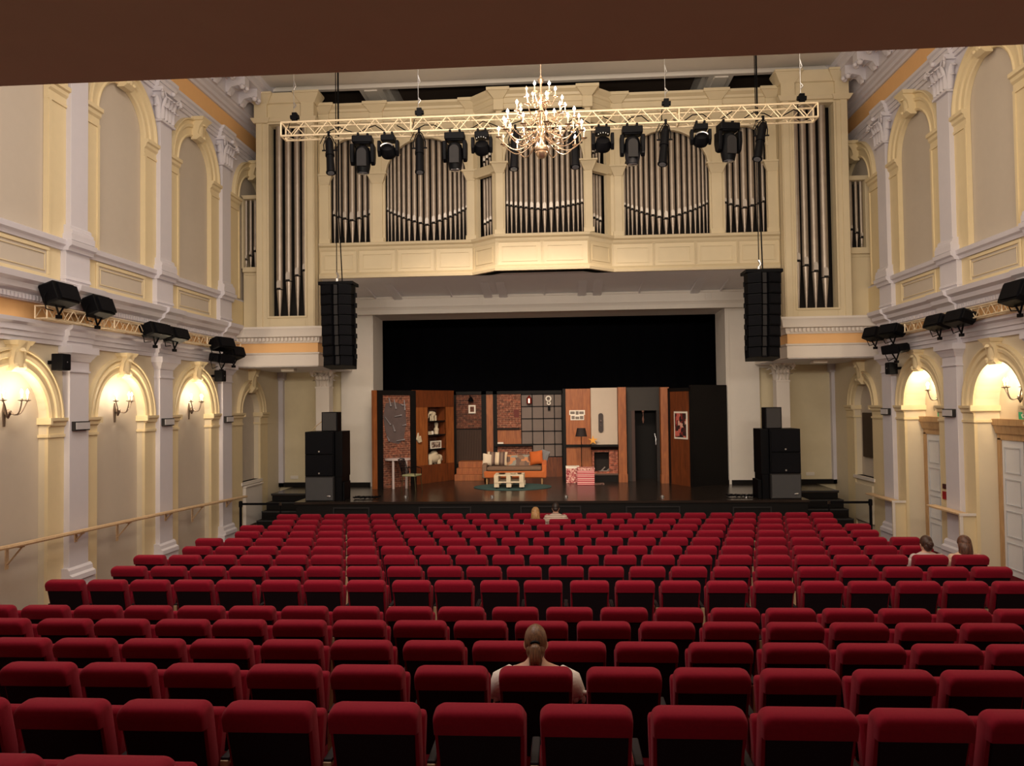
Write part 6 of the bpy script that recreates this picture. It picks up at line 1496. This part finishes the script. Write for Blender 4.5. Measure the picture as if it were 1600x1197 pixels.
# ------------------------------------------------------------------ theatre seats
def rrect(w0, w1, z0, z1, r, n=5):
    """outline of a seat back, wider at one end, rounded top corners"""
    pts = [(-w0/2, z0), (w0/2, z0)]
    for i in range(n+1): a = i/n*pi/2; pts.append((w1/2-r+r*math.cos(a), z1-r+r*math.sin(a)))
    for i in range(n+1): a = pi/2+i/n*pi/2; pts.append((-w1/2+r+r*math.cos(a), z1-r+r*math.sin(a)))
    return pts
TILT = .27
def backpt(u, z, d):           # d towards the viewer
    return Vector((u, (SEATH-z)*TILT-d, z))
class BackFr:
    t = Vector((1, 0, 0)); n = Vector((0, -1, 0))
    def __call__(s, u, z, d=0.0): return backpt(u, z, d)
BF = BackFr()
def make_seat():
    t = empty('theatre_seat')
    w = .478
    m = MB()                                    # padded backrest, rounded all round
    secs = [(-.125, .82), (-.12, .95), (-.10, 1.0), (-.03, 1.0), (-.012, .985)]
    base = rrect(.455, w, .36, SEATH-.01, .055, 6)
    cz = .65
    m.rings([[backpt(u*s_ if abs(u) > .1 else u*s_, cz+(z-cz)*(s_ if s_ < 1 else 1), d) for u, z in base] for d, s_ in secs])
    m.build('backrest', M_RED, t, local=True, ang=50)
    m = MB()                                    # rolled headrest pad that laps over the rear
    outl = rrect(w-.004, w, SEATH-.135, SEATH, .052, 7); zb0 = SEATH-.135
    rr = [(-.13, .90, .80), (-.115, .97, .94), (-.08, 1, 1), (-.045, 1.0, .99), (-.02, .998, .965), (.0, .994, .92), (.015, .985, .85), (.024, .972, .74), (.029, .955, .60)]
    zc_ = SEATH-.0825
    m.rings([[backpt(u*su, zb0+(z-zb0)*sz, d) for u, z in outl] for d, su, sz in rr])
    m.build('headrest_pad', M_RED, t, local=True, ang=60)
    m = MB(); m.slab(BF, rrect(.405, .43, .34, SEATH-.12, .01, 2), -.02, .012); m.build('back_shell', M_SHELL, t, local=True, smooth=False, bevel=.006)
    m = MB()                                    # tipped-up seat cushion
    for_ = [(.15, .42), (.23, .41), (.33, .80), (.30, .84), (.24, .83)]
    m.prism(Fr((0, 0, 0), (1, 0, 0), (0, 1, 0)), [(y, z) for y, z in for_], -.235, .235); m.build('seat_cushion', M_RED, t, local=True, ang=50, bevel=.02)
    f = Fr((.2805, 0, 0), (0, 1, 0), (1, 0, 0))
    m = MB(); m.slab(f, [(.15, .0), (.42, .0), (.42, .04), (.38, .10), (.46, .56), (.46, .60), (.15, .60)], -.022, .022); m.build('side_panel', M_ARMW, t, local=True, smooth=False, bevel=.004)
    m = MB(); m.slab(f, [(.16, .59), (.48, .59), (.50, .60), (.48, .615), (.16, .615)], -.024, .024); m.build('armrest', M_SHELL, t, local=True, smooth=False, bevel=.008)
    for sg in (-1, 1):
        m = MB(); m.slab(f, [(.175, .22), (.44, .22), (.47, .575), (.175, .575)], sg*.022-.006, sg*.022+.006); m.build('side_padding', M_RED, t, local=True, smooth=False, bevel=.004)
    return t
proto = make_seat()
def ordn(i): return ORD[i]
rownum = {k: i for i, (k, *_r) in enumerate(ROWS)}
seats = {}; seatobj = {}
first = True; total = 0
for ri, (k, D, y, pxs) in enumerate(ROWS):
    if k == 'F': rn = 'ninth row from the stage, behind which the cross gangway runs'
    vis = 0
    for i, px in enumerate(pxs):
        X = PX(px, D, y if k != 'Z' else 1190)
        s = copy_tree(proto)
        s.location = (X, D-.065, ROWZ[k]); seatobj[(k, i)] = s
        if i == 0:
            for c in list(s.children):
                if c.name.split('.')[0] in ('side_panel', 'armrest', 'side_padding'):
                    d = c.copy(); COL.objects.link(d); d.parent = s; d.location.x -= .561
        left = ordn(i)
        if k == 'Z': lab = 'red theatre seat top just showing at the bottom edge, %s from the left' % left
        elif k == 'A': lab = 'red theatre seat, %s from the left in the nearest full row' % left
        elif k == 'B': lab = 'red theatre seat, %s from the left in the second nearest full row' % left
        elif i == 0: lab = 'crimson theatre seat, leftmost in the %s row from the stage' % ordn(ri)
        elif i == len(pxs)-1: lab = 'crimson theatre seat, rightmost in the %s row from the stage' % ordn(ri)
        else: lab = 'crimson theatre seat, %s from the left in the %s row from the stage' % (left, ordn(ri))
        tag(s, lab, 'seat', 'red theatre seats in rows before the stage'); total += 1
        seats[(k, i)] = X

for c in list(proto.children): bpy.data.objects.remove(c)
bpy.data.objects.remove(proto)

# ------------------------------------------------------------------ seated spectators, seen from behind
def person(X, Y, zf, top, label, hair, skin, cloth, style, wide=1.0):
    """X, Y of the hips; top = world height of the crown"""
    o = empty('person', (X, Y, zf), 0, label, 'person')
    h = top-zf; dz = h-1.27      # shift of upper body
    sh = .98+dz                  # shoulder height
    hp = .50+min(0, dz*.5)
    b = MB()
    # trunk + neck + head as one loft
    def ring(z, rx, ry, y=0.0, n=20): return [Vector((rx*math.cos(2*pi*i/n), y+ry*math.sin(2*pi*i/n), z)) for i in range(n)]
    hz = top-zf-.125             # centre of the head
    b.rings([ring(hp-.08, .12, .10, .02), ring(hp-.02, .175, .13, .02), ring(hp+.12, .165, .12, -.0), ring(hp+.26, .145*wide, .10, -.01), ring(sh-.16, .175*wide, .115, -.01), ring(sh-.05, .195*wide, .105, 0), ring(sh, .16*wide, .085, .01), ring(sh+.03, .085, .07, .02), ring(sh+.06, .056, .058, .03), ring(hz-.10, .054, .06, .04),
             ring(hz-.075, .062, .078, .05), ring(hz-.03, .073, .094, .045), ring(hz+.03, .077, .098, .035), ring(hz+.075, .068, .086, .03), ring(hz+.105, .045, .058, .03), ring(hz+.122, .015, .02, .03)])
    b.ball((0, .135, hz-.03), (.012, .022, .018), 8, 6)                       # nose
    b.ball((0, .115, hz-.075), (.03, .02, .012), 8, 6)                        # lips
    b.ball((0, .10, hz-.11), (.035, .035, .025), 8, 6)                        # chin
    for sg in (-1, 1):
        b.ball((sg*.077, .03, hz-.015), (.010, .020, .030), 8, 6)             # ear
        s_ = Vector((sg*.185*wide, 0, sh-.05)); e = Vector((sg*.25*wide, .06, sh-.33)); w_ = Vector((sg*.14, .30, hp+.14))
        b.ball(s_, (.052, .052, .055), 10, 8)
        b.tube([s_, s_.lerp(e, .5)+Vector((sg*.01, -.01, 0)), e], 0, 12, [.050, .046, .039])
        b.ball(e, .040, 10, 8)
        b.tube([e, e.lerp(w_, .4), w_], 0, 12, [.039, .036, .025])
        pc = w_+Vector((-sg*.02, .055, -.01)); b.ball(pc, (.040, .05, .017), 10, 8)
        for k in range(4):
            fx = pc.x+(k-1.5)*.019; ln = (.058, .070, .066, .05)[k]
            b.tube([(fx, pc.y+.03, pc.z), (fx, pc.y+.03+ln*.55, pc.z+.004), (fx, pc.y+.03+ln, pc.z-.018)], 0, 7, [.009, .0085, .0065])
        b.tube([(pc.x-sg*.03, pc.y-.01, pc.z), (pc.x-sg*.055, pc.y+.02, pc.z-.002), (pc.x-sg*.06, pc.y+.05, pc.z-.012)], 0, 7, [.012, .010, .008])
        hip = Vector((sg*.085, .05, hp-.0)); kn = Vector((sg*.10, .46, hp+.03)); an = Vector((sg*.10, .42, .09))
        b.tube([hip, hip.lerp(kn, .5), kn], 0, 12, [.085, .075, .058]); b.ball(kn, .058, 10, 8); b.tube([kn, kn.lerp(an, .35), an], 0, 12, [.055, .056, .036]); b.tube([an, (an.x, .48, .05), (an.x, .60, .03)], 0, 10, [.038, .036, .025])
    body = b.build('body', skin, o, local=True, ang=180)
    rm = body.modifiers.new('remesh', 'REMESH'); rm.mode = 'VOXEL'; rm.voxel_size = .0085; rm.use_smooth_shade = True
    sm = body.modifiers.new('smooth', 'SMOOTH'); sm.factor = .5; sm.iterations = 3
    # top
    c = MB(); g = .012; ru = .012
    top_z = sh+.02 if style != 'blouse' else sh-.03
    def wob(z, rx, ry, y, amp, n=36): return [Vector((rx*(1+amp*math.sin(i*5.0+z*40))*math.cos(2*pi*i/n), y+ry*(1+amp*math.sin(i*7.0+z*30))*math.sin(2*pi*i/n), z)) for i in range(n)]
    c.rings([wob(hp-.02, .19, .145, .02, .02), wob(hp+.12, .185, .14, 0, .03), wob(hp+.26, .17*wide, .125, -.01, .02), wob(sh-.16, .195*wide, .135, -.01, .012), wob(sh-.05, .212*wide, .125, 0, .01), wob(sh+.012, .155*wide, .10, .01, .01), wob(sh+.04, .085, .08, .02, .01)] if style != 'blouse' else
            [wob(hp-.02, .19, .145, .02, .02), wob(hp+.12, .185, .14, 0, .03), wob(hp+.26, .17*wide, .125, -.01, .02), wob(sh-.16, .195*wide, .135, -.01, .015), wob(sh-.06, .22*wide, .13, 0, .02), wob(sh-.005, .17*wide, .105, .01, .03)])
    tp = c.build('shirt' if style != 'blouse' else 'blouse', cloth, o, local=True, ang=180)
    for sg in (-1, 1):
        s_ = Vector((sg*.18*wide, 0, sh-.045)); e = Vector((sg*.25*wide, .06, sh-.33)); q = .50 if style == 'blouse' else .62
        m = MB(); rs_ = [.066, .088, .090, .062] if style == 'blouse' else [.074, .076, .066, .060]
        m.tube([s_+Vector((-sg*.045, 0, .012)), s_.lerp(e, q*.35)+Vector((sg*.02, 0, .0)), s_.lerp(e, q*.75)+Vector((sg*.02, 0, 0)), s_.lerp(e, q)], 0, 20, rs_)
        if style != 'blouse': m.ball(s_+Vector((sg*.008, 0, .004)), (.068, .068, .066), 12, 9)
        if style == 'blouse':
            for k in range(12):                 # ruffled cuff
                a = 2*pi*k/12; cc = s_.lerp(e, q+.05)+Vector((math.cos(a)*.062, math.sin(a)*.062, .012*(k % 2))); m.ball(cc, (.024, .024, .026), 7, 5)
        m.build('sleeve', cloth, tp, local=True, ang=180)
    if style == 'blouse':
        for sg in (-1, 1):
            m = MB(); cc = Vector((sg*.305, -.02, sh-.17)); m.ball(cc, (.022, .018, .02), 8, 6); m.ball(cc+Vector((sg*.03, 0, .012)), (.028, .014, .018), 8, 6); m.ball(cc+Vector((sg*.02, 0, -.03)), (.014, .01, .03), 8, 6); m.build('cuff_bow', cloth, tp, local=True)
        m = MB()
        for k in range(15): a = R(200+140*k/14); m.ball((.15*math.cos(a), .02+.11*math.sin(a), sh+.0+.006*(k % 2)), (.022, .016, .018), 7, 5)
        m.build('neck_frill', cloth, tp, local=True)
    # hair
    def strands(m, c_, rx, ry, rz, cut):
        n = 30; rows = []
        for j in range(9):
            a = cut+(pi/2-cut)*j/8
            rows.append([Vector((c_.x+rx*math.cos(a)*math.cos(2*pi*i/n)*(1+.018*math.sin(i*3.7)), c_.y+ry*math.cos(a)*math.sin(2*pi*i/n)*(1+.018*math.sin(i*2.9)), c_.z+rz*math.sin(a))) for i in range(n)])
        m.rings(rows)
    m = MB(); hc_ = Vector((0, .022, hz+.02))
    if style in ('blouse', 'bun'):
        strands(m, hc_, .080 if style == 'blouse' else .086, .104, .110, R(-30)); m.ball((0, -.035, hz-.035), (.066, .062, .07), 12, 8)
        m.build('hair', hair, o, local=True, ang=180)
        if style == 'blouse':
            m = MB(); ps = [Vector((0, -.085, hz+.035)), Vector((0, -.125, hz+.01)), Vector((.004, -.128, hz-.07)), Vector((-.004, -.105, hz-.15)), Vector((0, -.09, hz-.20))]
            for k in range(7):
                a = 2*pi*k/7; m.tube([p_+Vector((math.cos(a)*.018*f_, math.sin(a)*.012*f_, 0)) for p_, f_ in zip(ps, (.4, 1, 1.4, 1.2, .5))], 0, 7, [.012, .018, .021, .016, .005])
            m.build('ponytail', hair, o, local=True, ang=180)
            m = MB(); m.tube([Vector((.028*math.cos(t_*pi/8), -.100, hz+.032+.014*math.sin(t_*pi/8))) for t_ in range(9)], .009, 7); m.build('hair_tie', M_BLK, o, local=True)
        else:
            m = MB(); m.ball((.004, -.10, hz+.01), (.050, .038, .050), 12, 9)
            for k in range(6): a = k*1.05; m.tube([Vector((.03*math.cos(a+t_*.5), -.115-.01*math.sin(t_), hz+.01+.03*math.sin(a+t_*.5))) for t_ in range(5)], .010, 6)
            m.build('hair_bun', hair, o, local=True, ang=180)
    elif style in ('long', 'bob'):
        strands(m, hc_, .092, .112, .112, R(-10))
        zl = hz-.20 if style == 'long' else hz-.13
        n = 26; rows = []
        for z, rx, ry, yy in ((hz+.03, .092, .110, .02), (hz-.05, .098, .105, .0), (hz-.11, .100, .095, -.012), (zl, .088 if style == 'long' else .098, .075, -.025)):
            rows.append([Vector((rx*math.cos(pi+pi*i/n)*(1+.02*math.sin(i*4+z*9)), yy+ry*math.sin(pi+pi*i/n)*(1+.03*math.sin(i*3.1)), z)) for i in range(n+1)]+[Vector(((rx-.02)*math.cos(pi+pi*i/n), yy+(ry-.03)*math.sin(pi+pi*i/n), z)) for i in range(n, -1, -1)])
        m.rings(rows); m.build('hair', hair, o, local=True, ang=180)
    else:
        strands(m, hc_, .084, .103, .108, R(-22)); m.ball((0, -.04, hz-.02), (.064, .05, .055), 12, 8); m.build('hair', hair, o, local=True, ang=180)
        m = MB(); m.tube([Vector((.062*math.cos(pi+pi*i/10), .02+.07*math.sin(pi+pi*i/10), sh+.045)) for i in range(11)], .016, 7); m.build('collar', cloth, tp, local=True)
    for sg in (-1, 1):
        m = MB(); m.ball((sg*.030, .128, hz+.005), (.012, .008, .008), 8, 6); m.build('eye', M_PAPER, o, local=True)
    m = MB(); tr = [Vector((0, .06, hp+.0))]
    for sg in (-1, 1): m.tube([(sg*.085, .03, hp), (sg*.09, .25, hp+.015), (sg*.10, .47, hp+.03), (sg*.10, .455, .30), (sg*.10, .43, .12)], 0, 12, [.10, .09, .07, .062, .055])
    m.build('trousers', mat('trousers_dark', (.02, .022, .03, 1), .8), o, local=True, ang=180)
    return o
def hairm(name, c1, c2):
    m_ = wood(name, c1, c2, 9, .45); return m_
H_BR = hairm('hair_brown', rgb(84, 54, 36), rgb(138, 98, 66)); H_DK = hairm('hair_dark', rgb(24, 18, 18), rgb(48, 34, 30)); H_BUN = hairm('hair_darkbrown', rgb(38, 24, 22), rgb(84, 54, 40))
H_BL = hairm('hair_blonde', rgb(140, 98, 58), rgb(206, 164, 110)); H_LG = hairm('hair_long_brown', rgb(50, 26, 20), rgb(124, 84, 64))
M_STRIPE = stripes('striped_shirt', [rgb(196, 176, 160), rgb(196, 176, 160), rgb(120, 96, 88), rgb(196, 176, 160)], 26, 2)
M_PINK = mat('pale_pink_cloth', rgb(206, 172, 150), .85); M_PALE = mat('pale_top', rgb(190, 170, 166), .85)
def lower_seat(s, zc):
    ch = [c for c in s.children if c.name.startswith('seat_cushion')][0]
    m = MB(); m.box((-.235, .13, zc-.10), (.235, .58, zc)); n_ = m.build('seat_cushion', M_RED, s, local=True, bevel=.03)
    bpy.data.objects.remove(ch)
def put(k, i, dy, pytop, pxh, *a, **kw):
    X = PX(pxh, ROWD[k]+dy, pytop); top = PZ(pytop, ROWD[k]+dy, pxh)
    lower_seat(seatobj[(k, i)], .50+min(0, (top-ROWZ[k]-1.27)*.5)-.088)
    return person(X, ROWD[k]+dy, ROWZ[k], top, *a, **kw)
put('B', 6, .33, 978, 836.5, 'person with brown ponytail in a white frilled blouse, sitting alone', H_BR, M_SKIN, M_WHITECL, 'blouse', wide=1.10)
put('H', 21, .33, 837, 1448, 'person with dark hair pinned in a bun in pale top', H_BUN, M_SKIN, M_PALE, 'bun')
put('H', 22, .33, 837, 1507.5, 'person with straight shoulder-length brown hair, right of the bun-haired one', H_LG, M_SKIN, M_PINK, 'long')
put('M', 10, .33, 792.5, 836.5, 'person with a blonde bob near the stage', H_BL, M_SKIN, M_PALE, 'bob')
put('M', 11, .33, 785, 868, 'person with short dark hair in a pale striped shirt near the stage', H_DK, M_SKIN, M_STRIPE, 'short')
#@@END
